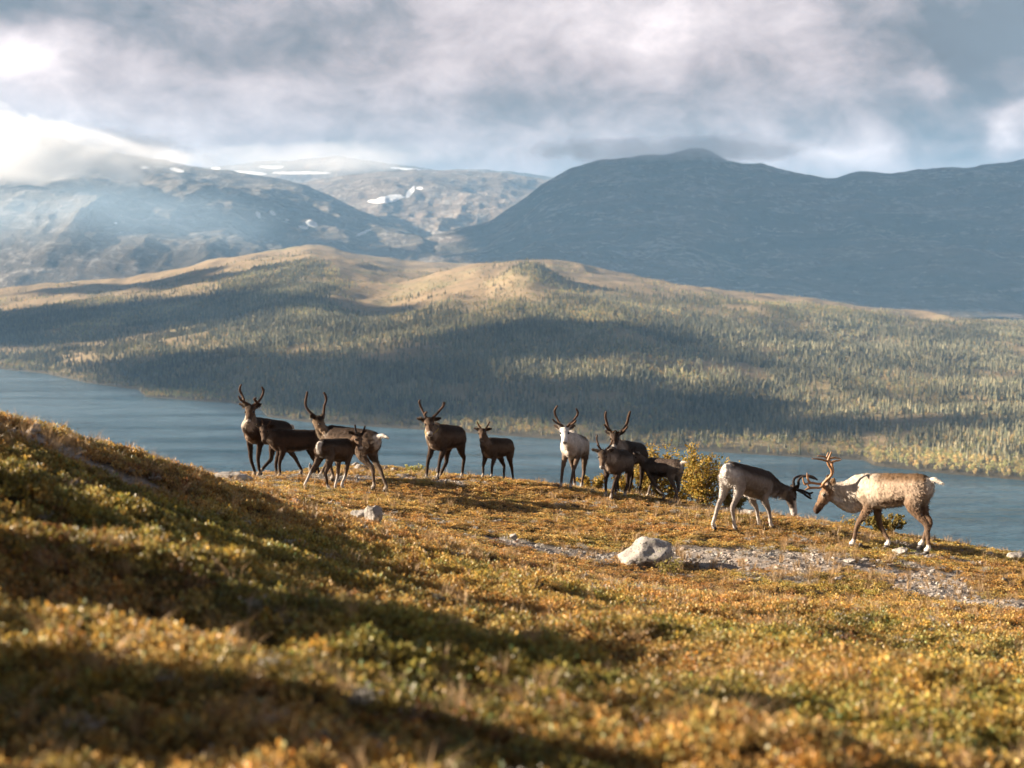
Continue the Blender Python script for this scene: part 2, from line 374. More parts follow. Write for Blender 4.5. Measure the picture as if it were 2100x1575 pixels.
def hill_t(px, Y):
    Ys = shoreY(px); t1 = (Y - Ys) / (YC1 - Ys); t0 = (Y - Ys) / (YC0 - Ys)
    return np.where(px < 640, t0, np.where(px < 760, t0 + (t1 - t0) * (px - 640) / 120, t1))
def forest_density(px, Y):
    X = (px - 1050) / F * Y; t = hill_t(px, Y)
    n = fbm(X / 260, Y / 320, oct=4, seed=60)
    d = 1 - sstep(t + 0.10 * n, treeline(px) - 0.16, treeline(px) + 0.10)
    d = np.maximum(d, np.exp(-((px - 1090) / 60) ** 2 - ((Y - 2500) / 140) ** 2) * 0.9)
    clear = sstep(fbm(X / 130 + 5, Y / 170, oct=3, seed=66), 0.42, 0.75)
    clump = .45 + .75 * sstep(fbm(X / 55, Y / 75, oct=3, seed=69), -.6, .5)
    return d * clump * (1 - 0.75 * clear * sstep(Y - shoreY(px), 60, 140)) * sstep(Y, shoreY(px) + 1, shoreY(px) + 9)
def build_hill():
    m, t, out = material('hill_heath')
    f = t.new('ShaderNodeAttribute', attribute_name='wood').outputs['Fac']
    pos = t.new('ShaderNodeNewGeometry').outputs['Position']
    n = t.noise(t.vec(pos, (1, 0.8, 1)), 0.006, 7, 0.62, 0.6); n2 = t.noise(pos, 0.09, 6, 0.7)
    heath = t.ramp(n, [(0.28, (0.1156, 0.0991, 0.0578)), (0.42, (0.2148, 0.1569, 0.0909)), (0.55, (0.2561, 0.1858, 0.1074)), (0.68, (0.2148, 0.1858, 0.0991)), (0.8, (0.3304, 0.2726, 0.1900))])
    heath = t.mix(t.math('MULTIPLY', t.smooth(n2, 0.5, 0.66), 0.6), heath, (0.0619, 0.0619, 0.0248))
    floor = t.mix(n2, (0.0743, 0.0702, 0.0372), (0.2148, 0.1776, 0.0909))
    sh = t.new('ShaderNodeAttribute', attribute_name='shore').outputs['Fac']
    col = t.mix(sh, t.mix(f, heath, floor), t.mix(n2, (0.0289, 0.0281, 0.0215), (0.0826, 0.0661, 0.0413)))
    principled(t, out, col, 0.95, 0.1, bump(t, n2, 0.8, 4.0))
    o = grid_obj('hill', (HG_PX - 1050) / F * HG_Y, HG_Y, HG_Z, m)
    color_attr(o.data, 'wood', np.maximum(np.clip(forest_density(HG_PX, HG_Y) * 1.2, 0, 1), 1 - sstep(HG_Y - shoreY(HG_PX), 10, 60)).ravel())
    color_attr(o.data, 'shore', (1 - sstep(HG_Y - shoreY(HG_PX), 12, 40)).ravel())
build_hill()

# ------------------------------------------------------------------ mountains
def mat_mountain(name, cols, snow=False, scale=1.0):
    m, t, out = material(name)
    pos = t.new('ShaderNodeNewGeometry').outputs['Position']
    n = t.noise(t.vec(pos, (1, 0.7, 1.6)), 0.0022 * scale, 9, 0.66, 0.7); n2 = t.noise(t.vec(pos, (1.4, 1, 0.5)), 0.016 * scale, 8, 0.72, 0.4)
    n3 = t.noise(t.vec(pos, (0.5, 0.5, 3.0)), 0.006 * scale, 7, 0.68, 0.8)
    col = t.ramp(t.math('ADD', t.math('MULTIPLY', n, 0.6), t.math('MULTIPLY', n3, 0.4)), [(0.36, cols[0]), (0.46, cols[1]), (0.54, cols[2]), (0.66, cols[3])])
    scree = t.smooth(t.math('ADD', t.math('MULTIPLY', n2, 0.6), t.math('MULTIPLY', n3, 0.5)), 0.56, 0.66)
    col = t.mix(t.math('MULTIPLY', scree, 0.8), col, (0.30, 0.28, 0.26))  # scree, its contrast raised to help out missing relief shading
    if snow:
        s = t.new('ShaderNodeAttribute', attribute_name='snow').outputs['Fac']
        col = t.mix(t.smooth(t.math('ADD', s, t.math('MULTIPLY', t.math('SUBTRACT', n2, 0.5), 0.9)), 0.42, 0.5), col, (0.88, 0.90, 0.93))
    principled(t, out, col, 0.95, 0.1, bump(t, t.math('ADD', t.math('MULTIPLY', n, 2.2), t.math('ADD', n2, n3)), 1.0, 28.0 / scale))
    return m
def mountain(name, ridge, Yr, Yb, zb, px0, px1, nx, ny, relief, power, mat, seed, snow=(), warp=0.0):
    px = np.linspace(px0, px1, nx); t = np.concatenate([np.linspace(0, 1, ny), np.linspace(1, 1.6, 24)[1:]])
    PX, T = np.meshgrid(px, t)
    rp = interp_poly(ridge, PX); zr = zpix(rp, Yr)
    Y = Yb + (Yr - Yb) * T; X = (PX - 1050) / F * Y / 1.004
    s = np.clip(T, 0, 1); z = zb + (zr - zb) * (s ** power)
    win = np.clip(s * 4, 0, 1) * (1.12 - np.clip(s, 0, 1)) ** 0.7 + 0.02
    g = ridged(X / 900 + warp * fbm(X / 1500, Y / 1500, oct=2, seed=seed + 9), Y / 1600, 6, seed) * 0.55 + fbm(X / 1400, Y / 1400, oct=6, seed=seed + 3) * 0.8
    z = z + relief * win * g
    z = np.where(T > 1, zr - (T - 1) * (Yr - Yb) * 0.45, z) + 6 * fbm(X / 130, Y / 130, oct=3, seed=seed + 5)
    o = grid_obj(name, X, Y, z, mat)
    if snow:
        pyy = HORIZON - (z - CZ) / Y * F; sm = np.zeros(X.shape)
        for (sx, sy, wx, wy, rot) in snow:
            c, sn = math.cos(rot), math.sin(rot); u = (PX - sx) * c + (pyy - sy) * sn; v = -(PX - sx) * sn + (pyy - sy) * c
            sm = np.maximum(sm, np.exp(-(u / wx) ** 2 - (v / wy) ** 2))
        color_attr(o.data, 'snow', sm.ravel())
    return o
RIDGE_R = [(300, 640), (600, 556), (750, 521), (850, 491), (940, 461), (1000, 446), (1060, 411), (1110, 376), (1170, 346), (1230, 330), (1330, 323), (1365, 321), (1385, 315), (1410, 311), (1440, 314), (1460, 323), (1490, 340), (1520, 345), (1560, 345), (1590, 357), (1620, 362), (1640, 366), (1690, 375), (1712, 376), (1740, 366), (1760, 362), (1800, 364), (1830, 365), (1900, 359), (1980, 350), (2040, 340), (2100, 330), (2400, 300), (2900, 330)]
RIDGE_L = [(-700, 330), (-300, 240), (0, 262), (120, 290), (200, 305), (290, 322), (340, 330), (400, 345), (480, 356), (560, 369), (620, 386), (680, 412), (740, 442), (800, 466), (850, 486), (900, 512), (1100, 600), (1300, 640)]
RIDGE_V = [(200, 420), (500, 388), (620, 381), (700, 369), (770, 359), (850, 356), (960, 354), (1030, 357), (1100, 371), (1250, 392), (1500, 430)]
RIDGE_B = [(100, 390), (300, 352), (440, 345), (520, 338), (600, 330), (700, 322), (760, 332), (820, 340), (900, 352), (1000, 350), (1300, 380), (1560, 372), (1610, 364), (1640, 362), (1690, 369), (1800, 390)]
def build_mountains():
    dark = mat_mountain('fell_dark', [(0.016, 0.022, 0.018), (0.060, 0.054, 0.040), (0.110, 0.082, 0.060), (0.22, 0.18, 0.14)])  # strong tone contrast stands in for relief shading on the sunless slope
    mid = mat_mountain('fell_left', [(0.056, 0.0544, 0.044), (0.104, 0.084, 0.064), (0.152, 0.124, 0.096), (0.2, 0.176, 0.144)], True)
    pale = mat_mountain('fell_pale', [(0.08, 0.068, 0.056), (0.152, 0.116, 0.088), (0.208, 0.16, 0.124), (0.24, 0.208, 0.168)], True, 0.8)
    mountain('mountain', RIDGE_B, 12500, 10400, 150, 60, 1900, 260, 70, 60, 1.0, pale, 120,
             [(445, 348, 12, 3, 0), (500, 357, 60, 4, 0.05), (620, 357, 70, 3, 0), (840, 350, 40, 2.5, 0.1), (560, 345, 30, 3, 0)])
    mountain('mountain', RIDGE_V, 10500, 6900, -40, 250, 1500, 420, 200, 90, 0.85, pale, 90,
             [(800, 409, 34, 8, -0.15), (842, 396, 16, 6, -0.9), (770, 415, 18, 4, 0.1), (860, 388, 8, 3, 0)])
    mountain('mountain', RIDGE_L, 8200, 4700, -150, -700, 1250, 520, 230, 105, 0.8, mid, 70,
             [(640, 459, 15, 7, 0.3), (622, 467, 12, 3.5, 0.2), (531, 441, 5, 9, -0.5), (560, 438, 9, 4, 0.5), (365, 351, 18, 4, 0.25), (300, 346, 10, 3, 0), (239, 458, 6, 2, 0), (590, 452, 5, 2, 0), (745, 478, 20, 3, -0.4)])
    mountain('mountain', RIDGE_R, 7000, 3900, -125, 280, 2900, 620, 260, 85, 1.25, dark, 50)
build_mountains()

# ------------------------------------------------------------------ haze: even air over the whole valley
def build_haze():
    m, t, out = material('haze_air')
    v = t.new('ShaderNodeVolumePrincipled'); v.inputs['Color'].default_value = (0.34, 0.63, 1.0, 1); v.inputs['Density'].default_value = HAZE
    v.inputs['Anisotropy'].default_value = 0.0
    t.l.new(v.outputs[0], out.inputs['Volume'])
    x0, x1, y0, y1, z0, z1 = -9500, 9500, -1500, 14900, LAKE - 60, 1060
    vs = [(x, y, z) for z in (z0, z1) for y in (y0, y1) for x in (x0, x1)]
    o = mesh_obj('haze', vs, [(0, 2, 3, 1), (4, 5, 7, 6), (0, 1, 5, 4), (2, 6, 7, 3), (0, 4, 6, 2), (1, 3, 7, 5)], m, smooth=False); o['kind'] = 'stuff'
    tag(o, 'pale blue haze lying over the lake and the mountains', 'haze')
HAZE = 5.2e-5
build_haze()

# ------------------------------------------------------------------ unseen clouds toward the sun, shaped to lay dark bands on hill and mountains
def mat_cloud_solid():
    m, t, out = material('cloud_solid'); principled(t, out, (0.8, 0.8, 0.82), 1.0, 0.0); return m
def inside(px, py, poly):
    c = np.zeros(px.shape, bool); n = len(poly); j = n - 1
    for i in range(n):
        xi, yi = poly[i]; xj, yj = poly[j]
        c ^= ((yi > py) != (yj > py)) & (px < (xj - xi) * (py - yi) / (yj - yi + 1e-12) + xi); j = i
    return c
def cloud_from_shadow(pts3, label, alt, thick, holes=None):
    """a flat-bottomed cloud whose shadow falls on the outline pts3"""
    S = np.array(SDIR)
    poly = [tuple((p + S * ((alt - p[2]) / S[2]))[:2]) for p in pts3]
    pl = np.array(poly); c = pl.mean(0)
    x0, y0 = pl.min(0) - 60; x1, y1 = pl.max(0) + 60
    n = 70 if holes is None else 150; gx = np.linspace(x0, x1, n); gy = np.linspace(y0, y1, n); X, Y = np.meshgrid(gx, gy)
    cell = max(gx[1] - gx[0], gy[1] - gy[0])
    wx = X + 70 * fbm(X / 300, Y / 300, oct=3, seed=200); wy = Y + 70 * fbm(X / 300, Y / 300, oct=3, seed=210)
    ins = inside(wx, wy, poly)
    if holes is not None: ins &= fbm(X / 520, Y / 420, oct=4, seed=230) < holes
    d = np.full(X.shape, 1e9)
    for k in range(len(pl)):
        a, b = pl[k], pl[(k + 1) % len(pl)]; d = np.minimum(d, dist_poly(wx, wy, [a, b]))
    th = np.where(ins, 1, 0) * np.sqrt(np.clip(d / 200, 0, 1))
    top = alt + thick * th * (1 + 0.35 * fbm(X / 160, Y / 160, oct=3, seed=220)); bot = alt - 0.2 * thick * th
    verts, faces, ids = [], [], {}
    def vid(i, j, s):
        if (i, j, s) not in ids:
            ids[(i, j, s)] = len(verts); verts.append((X[i, j] - c[0], Y[i, j] - c[1], (top if s else bot)[i, j] - alt + (2 if s else -2)))
        return ids[(i, j, s)]
    solid = ins[:-1, :-1] & ins[1:, :-1] & ins[:-1, 1:] & ins[1:, 1:]
    edge = {}
    for i, j in zip(*np.nonzero(solid)):
        q = [(i, j), (i, j + 1), (i + 1, j + 1), (i + 1, j)]
        faces.append([vid(a, b, 1) for a, b in q]); faces.append([vid(a, b, 0) for a, b in reversed(q)])
        for k in range(4):
            e = (q[k], q[(k + 1) % 4]); r = (e[1], e[0])
            if r in edge: del edge[r]
            else: edge[e] = 1
    for (a, b) in edge: faces.append([vid(*b, 1), vid(*a, 1), vid(*a, 0), vid(*b, 0)])
    o = mesh_obj('cloud', verts, faces, CLOUD_MAT, loc=(c[0], c[1], alt))
    tag(o, label, 'cloud')
CLOUD_MAT = mat_cloud_solid()
def hill_hit(px, py):
    ys = np.linspace(shoreY(px), 4800, 500); z = hill_pz(np.full(500, float(px)), ys)
    pyy = HORIZON - (z - CZ) / ys * F; ok = np.nonzero(pyy <= py)[0]
    y = ys[ok[0]] if len(ok) else 4200.0
    return np.array([(px - 1050) / F * y, y, float(hill_pz(np.array([float(px)]), np.array([y]))[0])])
SHADE = [
    ([(-300, 660), (0, 640), (150, 640), (270, 622), (420, 626), (600, 606), (740, 597), (700, 618), (560, 640), (420, 662), (250, 690), (0, 716), (-300, 730)], 'long unseen cloud west of the valley shading the upper left woods'),
    ([(150, 745), (330, 740), (470, 737), (640, 722), (820, 702), (960, 684), (1060, 668), (1200, 668), (1320, 684), (1240, 704), (1120, 722), (1000, 740), (820, 752), (700, 762), (900, 768), (1080, 760), (1180, 772), (1230, 800), (1060, 812), (900, 870), (700, 850), (540, 830), (300, 790)], 'broad ragged unseen cloud west of the valley shading the woods by the shore'),
    ([(900, 838), (1150, 838), (1300, 856), (1500, 838), (1700, 842), (1880, 848), (1820, 862), (1600, 872), (1480, 880), (1380, 905), (1100, 885), (930, 868)], 'narrow unseen cloud west of the valley shading the woods at the right shore'),
    ([(0, 596), (170, 600), (400, 584), (520, 566), (640, 552), (480, 560), (300, 582), (120, 590)], 'thin unseen cloud streak west of the valley shading the far left hill'),
]
def build_clouds():
    for poly, label in SHADE:
        dense = []
        for a, b in zip(poly, poly[1:] + poly[:1]):
            for k in range(3): dense.append((a[0] + (b[0] - a[0]) * k / 3, a[1] + (b[1] - a[1]) * k / 3))
        cloud_from_shadow([hill_hit(*p) for p in dense], label, 1150, 130)
    # large unseen deck, put in to keep the sun off the right-hand mountain
    box = [np.array(v, float) for v in [(-450, 4500, 0), (-620, 6300, 260), (-620, 7300, 320), (3400, 7100, 500), (4200, 3800, -100), (1500, 3900, -100), (300, 4300, -80)]]
    cloud_from_shadow(box, 'wide unseen cloud deck shading the dark mountain on the right', 1600, 160)
build_clouds()

# ------------------------------------------------------------------ reindeer
def unit(v):
    v = np.asarray(v, float); return v / (np.linalg.norm(v) + 1e-12)
def unit_rows(a): return a / (np.linalg.norm(a, axis=1)[:, None] + 1e-9)
class Builder:
    """collects closed lofts; later fused into one skin"""
    def __init__(s): s.v = []; s.f = []
    def loft(s, rings, n=14):
        """rings: (centre, side half-axis, other half-axis)"""
        b = len(s.v); m = len(rings)
        for c, a, d in rings:
            for k in range(n):
                th = 2 * math.pi * k / n; s.v.append(np.asarray(c) + math.cos(th) * np.asarray(a) + math.sin(th) * np.asarray(d))
        for i in range(m - 1):
            for k in range(n):
                k2 = (k + 1) % n; s.f.append((b + i * n + k, b + i * n + k2, b + (i + 1) * n + k2, b + (i + 1) * n + k))
        c0 = len(s.v); s.v.append(np.mean(s.v[b:b + n], 0)); c1 = len(s.v); s.v.append(np.mean(s.v[b + (m - 1) * n:b + m * n], 0))
        for k in range(n):
            k2 = (k + 1) % n; s.f.append((c0, b + k2, b + k)); e = b + (m - 1) * n; s.f.append((c1, e + k, e + k2))
    def tube(s, pts, rad, hint, n=12, sub=4):
        """tapered tube through pts; rad: (side, other) half-widths per point"""
        pts = np.array(pts, float); rad = np.array([(r, r) if np.isscalar(r) else r for r in rad], float)
        P_, R_ = catmull(pts, sub), catmull(rad, sub)
        R_ = np.maximum(R_, 0.002)
        T = np.gradient(P_, axis=0); rings = []
        for p, r, t in zip(P_, R_, T):
            t = unit(t); side = unit(hint - t * (hint @ t)); oth = np.cross(t, side); rings.append((p, side * r[0], oth * r[1]))
        # rounded ends
        t0, t1 = unit(T[0]), unit(T[-1]); r0, r1 = rings[0], rings[-1]
        pre = [(r0[0] - t0 * np.linalg.norm(r0[1]) * 0.6, r0[1] * 0.55, r0[2] * 0.55)]; post = [(r1[0] + t1 * np.linalg.norm(r1[1]) * 0.6, r1[1] * 0.55, r1[2] * 0.55)]
        s.loft(pre + rings + post, n)
def catmull(p, sub):
    if len(p) < 3:
        t = np.linspace(0, 1, sub * (len(p) - 1) + 1)[:, None]; return p[0] * (1 - t) + p[-1] * t
    q = np.concatenate([[2 * p[0] - p[1]], p, [2 * p[-1] - p[-2]]]); out = []
    for i in range(1, len(q) - 2):
        for k in range(sub):
            t = k / sub; a, b, c, d = q[i - 1], q[i], q[i + 1], q[i + 2]
            out.append(0.5 * ((2 * b) + (-a + c) * t + (2 * a - 5 * b + 4 * c - d) * t * t + (-a + 3 * b - 3 * c + d) * t ** 3))
    out.append(p[-1]); return np.array(out)
def ik(a, c, l1, l2, bend):
    """middle joint of a two-bone limb from a to c, bending towards bend"""
    d = c - a; L = np.linalg.norm(d); s = 1.0
    if L > (l1 + l2) * 0.995: s = L / ((l1 + l2) * 0.995); l1 *= s; l2 *= s
    x = (l1 * l1 - l2 * l2 + L * L) / (2 * L); h = math.sqrt(max(l1 * l1 - x * x, 0)); u = d / L
    b = unit(bend - u * (bend @ u)); return a + u * x + b * h
def fused(name, bld, voxel, smooth_it):
    me = bpy.data.meshes.new(name); me.from_pydata([tuple(v) for v in bld.v], [], bld.f); me.update()
    o = bpy.data.objects.new(name, me); COL.objects.link(o)
    r = o.modifiers.new('r', 'REMESH'); r.mode = 'VOXEL'; r.voxel_size = voxel; r.use_smooth_shade = True
    sm = o.modifiers.new('s', 'SMOOTH'); sm.factor = 0.5; sm.iterations = smooth_it
    dg = bpy.context.evaluated_depsgraph_get(); res = bpy.data.meshes.new_from_object(o.evaluated_get(dg)); res.name = name
    bpy.data.objects.remove(o); bpy.data.meshes.remove(me); return res
def seg(p, a, b):
    ab = b - a; t = np.clip(((p - a) @ ab) / (ab @ ab), 0, 1); d = np.linalg.norm(p - a - t[:, None] * ab, axis=1); return d, t

def mat_fur():
    m, t, out = material('reindeer_coat')
    col = t.new('ShaderNodeAttribute', attribute_name='coat').outputs['Color']
    pos = t.new('ShaderNodeTexCoord').outputs['Object']
    n = t.noise(t.vec(pos, (1, 1, 0.4)), 46, 5, 0.75); n2 = t.noise(t.vec(pos, (1, 1, .55)), 13, 4, 0.65)
    k = t.math('ADD', 0.20, t.math('ADD', t.math('MULTIPLY', n, 0.95), t.math('MULTIPLY', n2, 0.65)))
    c = t.mix(1.0, col, t.new('ShaderNodeCombineColor', ins={0: k, 1: k, 2: k}).outputs[0], 'MULTIPLY')
    b = principled(t, out, c, 0.85, 0.15, bump(t, t.math('ADD', n, t.math('MULTIPLY', n2, .4)), 0.7, 0.02))
    return m
def mat_plain(name, col, rough=0.6, spec=0.3, nscale=None, var=0.35, bmp=0.0):
    m, t, out = material(name)
    if nscale is None: principled(t, out, col, rough, spec); return m
    pos = t.new('ShaderNodeTexCoord').outputs['Object']; n = t.noise(pos, nscale, 5, 0.65)
    dark = tuple(c * (1 - var) for c in col); lite = tuple(min(1, c * (1 + var)) for c in col)
    principled(t, out, t.ramp(n, [(0.3, dark), (0.7, lite)]), rough, spec, bump(t, n, bmp, 0.01) if bmp else None); return m
FUR = mat_fur(); EYE = mat_plain('eye_dark', (0.012, 0.008, 0.006), 0.12, 0.6); HOOF = mat_plain('hoof_horn', (0.035, 0.03, 0.028), 0.5, 0.3, 60, 0.4)
VELVET = mat_plain('antler_velvet', (0.0612, 0.036, 0.023), 0.85, 0.15, 55, 0.45, 0.5); VELVET_D = mat_plain('antler_velvet_dark', (0.0216, 0.0158, 0.0144), 0.85, 0.15, 55, 0.4, 0.5)
BONE = mat_plain('antler_bone', (0.2592, 0.1368, 0.0612), 0.45, 0.35, 30, 0.35, 0.3); CORD = mat_plain('collar_cord', (0.36, 0.2592, 0.0432), 0.6, 0.2)

TORSO = [(-.635, .80, .05, .04), (-.59, .79, .12, .09), (-.52, .785, .165, .14), (-.42, .78, .19, .175), (-.28, .772, .195, .195), (-.10, .755, .215, .215), (.08, .745, .228, .218),
         (.24, .745, .232, .195), (.36, .742, .225, .165), (.46, .735, .19, .135), (.53, .73, .13, .10), (.58, .725, .06, .05)]
COATS = {  # back, side, flank band, belly, rump, neck, throat, face, muzzle, upper leg, lower leg, sock
    'dark': [(0.0234, 0.0139, 0.0088), (0.0454, 0.0271, 0.0176), (0.0176, 0.0110, 0.0073), (0.1903, 0.1391, 0.1025), (0.4026, 0.3514, 0.3074), (0.0952, 0.0644, 0.0439), (0.3074, 0.2416, 0.1830), (0.0659, 0.0410, 0.0264), (0.3660, 0.3294, 0.2928), (0.0403, 0.0249, 0.0168), (0.0366, 0.0234, 0.0168), (0.2928, 0.2562, 0.2196)],
    'grey': [(0.0432, 0.0302, 0.023), (0.1944, 0.1692, 0.1476), (0.1152, 0.0936, 0.0792), (0.396, 0.36, 0.324), (0.54, 0.5112, 0.4824), (0.0936, 0.0756, 0.0634), (0.324, 0.288, 0.2592), (0.1152, 0.0936, 0.0792), (0.4464, 0.4104, 0.3816), (0.2592, 0.2304, 0.2088), (0.3024, 0.2736, 0.252), (0.4896, 0.4608, 0.432)],
    'bull': [(0.1116, 0.0684, 0.0374), (0.3168, 0.2412, 0.1764), (0.0612, 0.036, 0.0216), (0.3744, 0.3168, 0.252), (0.504, 0.4608, 0.4032), (0.432, 0.3744, 0.3096), (0.5184, 0.4752, 0.4176), (0.1728, 0.108, 0.0648), (0.0648, 0.0396, 0.0274), (0.1224, 0.0778, 0.049), (0.1224, 0.0806, 0.0547), (0.5184, 0.4896, 0.4536)],
    'white': [(0.072, 0.0504, 0.0374), (0.3312, 0.2952, 0.2592), (0.144, 0.1116, 0.0864), (0.396, 0.36, 0.324), (0.504, 0.4752, 0.432), (0.4752, 0.432, 0.3888), (0.504, 0.468, 0.432), (0.5616, 0.54, 0.5184), (0.576, 0.5544, 0.5328), (0.108, 0.0756, 0.054), (0.0936, 0.0648, 0.049), (0.36, 0.3312, 0.3024)],
}
def coat(base, **kw):
    names = ['back', 'side', 'band', 'belly', 'rump', 'neck', 'throat', 'face', 'muzzle', 'uleg', 'lleg', 'sock']
    d = dict(zip(names, COATS[base])); d.update(kw); return {k: np.array(v) for k, v in d.items()}

def reindeer(spec):
    h, Y0, near = spec['h'], spec['Y'], spec['near']          # near: +1 withers nearer the camera, -1 croup nearer
    w, k = spec['W'], spec['K']
    sc = Y0 / F
    proj = math.hypot((w[0] - k[0]) * sc, (w[1] - k[1]) * sc); full = 0.78 * h * spec.get('len', 1.0)
    dy = math.sqrt(max(full ** 2 - proj ** 2, 0.0)) / 2
    W = P(w[0], w[1], Y0 - near * dy); K = P(k[0], k[1], Y0 + near * dy)
    ex = unit(W - K); ey = unit(np.cross([0, 0, 1], ex)); ez = np.cross(ex, ey)      # forward, left, up
    sx = np.linalg.norm(W - K) / 0.78
    O = W - ex * 0.36 * sx - ez * 0.975 * h
    fat = spec.get('fat', 1.0)
    def L(x, y, z): return O + ex * x * sx + ey * y * h + ez * z * h
    B = Builder()
    B.loft([(L(x, 0, z), ey * hw * h * fat, ez * hh * h) for x, z, hh, hw in TORSO], 20)
    eh = unit([ex[0], ex[1], 0])
    # head
    fY = ex[1] * 0.36 * h
    Yp = W[1] + spec.get('pollY', fY); pl = P(*spec['poll'], Yp)
    Lh = 0.365 * h
    nz = P(*spec['nose'], Yp); pr = np.linalg.norm(nz - pl)
    Yn = Yp - math.sqrt(max(Lh ** 2 - pr ** 2, 0.0004)) * spec.get('noseS', 1.0); nz = P(*spec['nose'], Yn)
    ax = nz - pl; Lh = np.linalg.norm(ax); ax = ax / Lh
    up0 = np.array(spec.get('hup', (0, 0, 1.0))); hu = unit(up0 - ax * (up0 @ ax)); hl = np.cross(hu, ax)      # head's up and left
    c0 = pl - hu * 0.055 * h
    def H(t, l, u): return c0 + ax * t * Lh + hl * l * h + hu * u * h
    hd = [(-.10, .044, .048, -.012), (0, .074, .076, 0), (.15, .086, .090, -.006), (.33, .078, .092, -.014), (.5, .060, .074, -.020), (.68, .049, .059, -.022), (.84, .052, .055, -.022), (.95, .048, .047, -.026), (1.01, .026, .026, -.030)]
    B.loft([(H(t, 0, o), hl * ww * h, hu * hh * h) for t, ww, hh, o in hd], 16)
    B.tube([H(.10, .045, .03), H(.30, .05, .045), H(.42, .042, .035)], [(.016 * h, .014 * h)] * 3, hu, 8, 2)      # brow ridges
    B.tube([H(.10, -.045, .03), H(.30, -.05, .045), H(.42, -.042, .035)], [(.016 * h, .014 * h)] * 3, hu, 8, 2)
    # neck
    n0 = L(.32, 0, .785); n3 = H(.04, 0, -.02); n1 = L(.49, 0, spec.get('n1z', .815)); mid = (n1 + n3) / 2 - ez * 0.03 * h
    nw = spec.get('neck', 1.0)
    B.tube([n0, n1, mid, n3], [(.15 * h * nw, .19 * h), (.132 * h * nw, .172 * h * nw), (.082 * h * nw, .118 * h * nw), (.060 * h, .074 * h)], ey, 14, 5)
    if spec.get('mane', 0):
        ms = spec['mane']; q1 = H(.35, 0, -.07); q2 = mid - ez * .10 * h * ms - unit(n3 - n1) * 0.03 * h; q3 = L(.50, 0, .60 - .05 * max(ms - 1, 0))
        B.tube([q1, q2, q3], [(.035 * h, .03 * h), (.055 * h, .075 * h * ms ** .6), (.07 * h, .06 * h * ms ** .5)], ey, 10, 4)
    # ears
    for s_, en in ((1, 'earL'), (-1, 'earR')):
        e = unit(spec.get(en, (0.92, 0.22, -0.42)))
        dirn = hl * s_ * e[0] + hu * e[1] + ax * e[2]; b0 = H(.03, s_ * .055, .025)
        B.tube([b0, b0 + dirn * .05 * h, b0 + dirn * .10 * h, b0 + dirn * .15 * h], [(.024 * h, .020 * h), (.054 * h, .019 * h), (.048 * h, .018 * h), (.016 * h, .016 * h)], unit(np.cross(dirn, ax + hl * 0.2 * s_)), 10, 3)
    # tail
    tl = spec.get('tail', (-.10, -.05)); b0 = L(-.60, 0, .88)
    B.tube([b0, b0 + ex * tl[0] * h * .5 + ez * (tl[1] * .4 + .02) * h, b0 + ex * tl[0] * h * 1.1 + ez * tl[1] * h], [.036 * h, .036 * h, .016 * h], ey, 10, 3)
    # legs
    legs = []; hooves = []
    for front, items in ((True, spec['front']), (False, spec['hind'])):
        for s_, it in zip((1, -1), items):                                   # left leg, right leg
            px, off = it[0], (it[1] if len(it) > 1 else None); lift = it[2] if len(it) > 2 else 0.0
            base = L(.34 if front else -.50, s_ * (.095 if front else .10), 0); base[2] = 0
            u = ray(px, 990)[0] / ray(px, 990)[1]
            # slide along the heading until the hoof falls on the pixel's direction
            den = eh[0] - u * eh[1]; a = (u * base[1] - base[0]) / den if abs(den) > 0.05 else 0.0
            lim = 0.30 * h; a = max(-lim, min(lim, a))
            if off is not None: a = off * h
            hp = base + eh * a; hp[0] = u * hp[1]
            hp[2] = gz(hp[0], hp[1]) + 0.012 + lift * h
            fwd = eh if not lift else unit(eh * 0.4 - np.array([0, 0, 0.9]))
            fet = hp + np.array([0, 0, .085 * h]) - eh * .035 * h
            toe = hp + np.array([0, 0, .035 * h])
            if front:
                sh = L(.37, s_ * .105, .70); el = L(.31, s_ * .115, .545)
                dd = np.linalg.norm(fet - el) * 1.012; kn = ik(el, fet, .54 * dd, .46 * dd, eh)
                B.tube([sh, el, kn, fet, toe], [(.075 * h, .10 * h), (.052 * h, .070 * h), (.032 * h, .036 * h), (.025 * h, .028 * h), (.032 * h, .036 * h)], ey, 12, 5)
                legs.append((sh, el, kn, fet, toe))
            else:
                hi = L(-.42, s_ * .095, .77); st = L(-.34, s_ * .125, .575)
                dd = min(.60 * h, np.linalg.norm(fet - st) * 1.11); hk = ik(st, fet, .53 * dd, .47 * dd, -eh)
                B.tube([hi, st + ez * .03 * h - eh * .03 * h, st * .45 + hk * .55, hk, hk * .5 + fet * .5, fet, toe],
                       [(.10 * h, .15 * h), (.075 * h, .115 * h), (.045 * h, .058 * h), (.034 * h, .044 * h), (.027 * h, .032 * h), (.026 * h, .030 * h), (.033 * h, .037 * h)], ey, 12, 5)
                legs.append((hi, st, hk, fet, toe))
            hooves.append((hp, fwd, lift))
    root_xy = (W + K) / 2; root = np.array([root_xy[0], root_xy[1], 0]); root[2] = gz(root[0], root[1])
    e = empty('reindeer', tuple(root)); tag(e, spec['label'], 'reindeer', 'herd of reindeer on the fell')
    me = fused('body', B, 0.0125 * max(h, .8), 3)
    n = len(me.vertices); co = np.empty(n * 3); me.vertices.foreach_get('co', co); co = co.reshape(-1, 3)
    # coat colours, by body region
    C = spec['coat']; rel = co - O; bx = rel @ ex / sx; by = rel @ ey / h; bz = rel @ ez / h
    nz1 = fbm(co[:, 0] * 9, co[:, 1] * 9, co[:, 2] * 9, oct=3, seed=300 + int(spec['W'][0])); nz2 = fbm(co[:, 0] * 30, co[:, 1] * 30, co[:, 2] * 30, oct=2, seed=310)
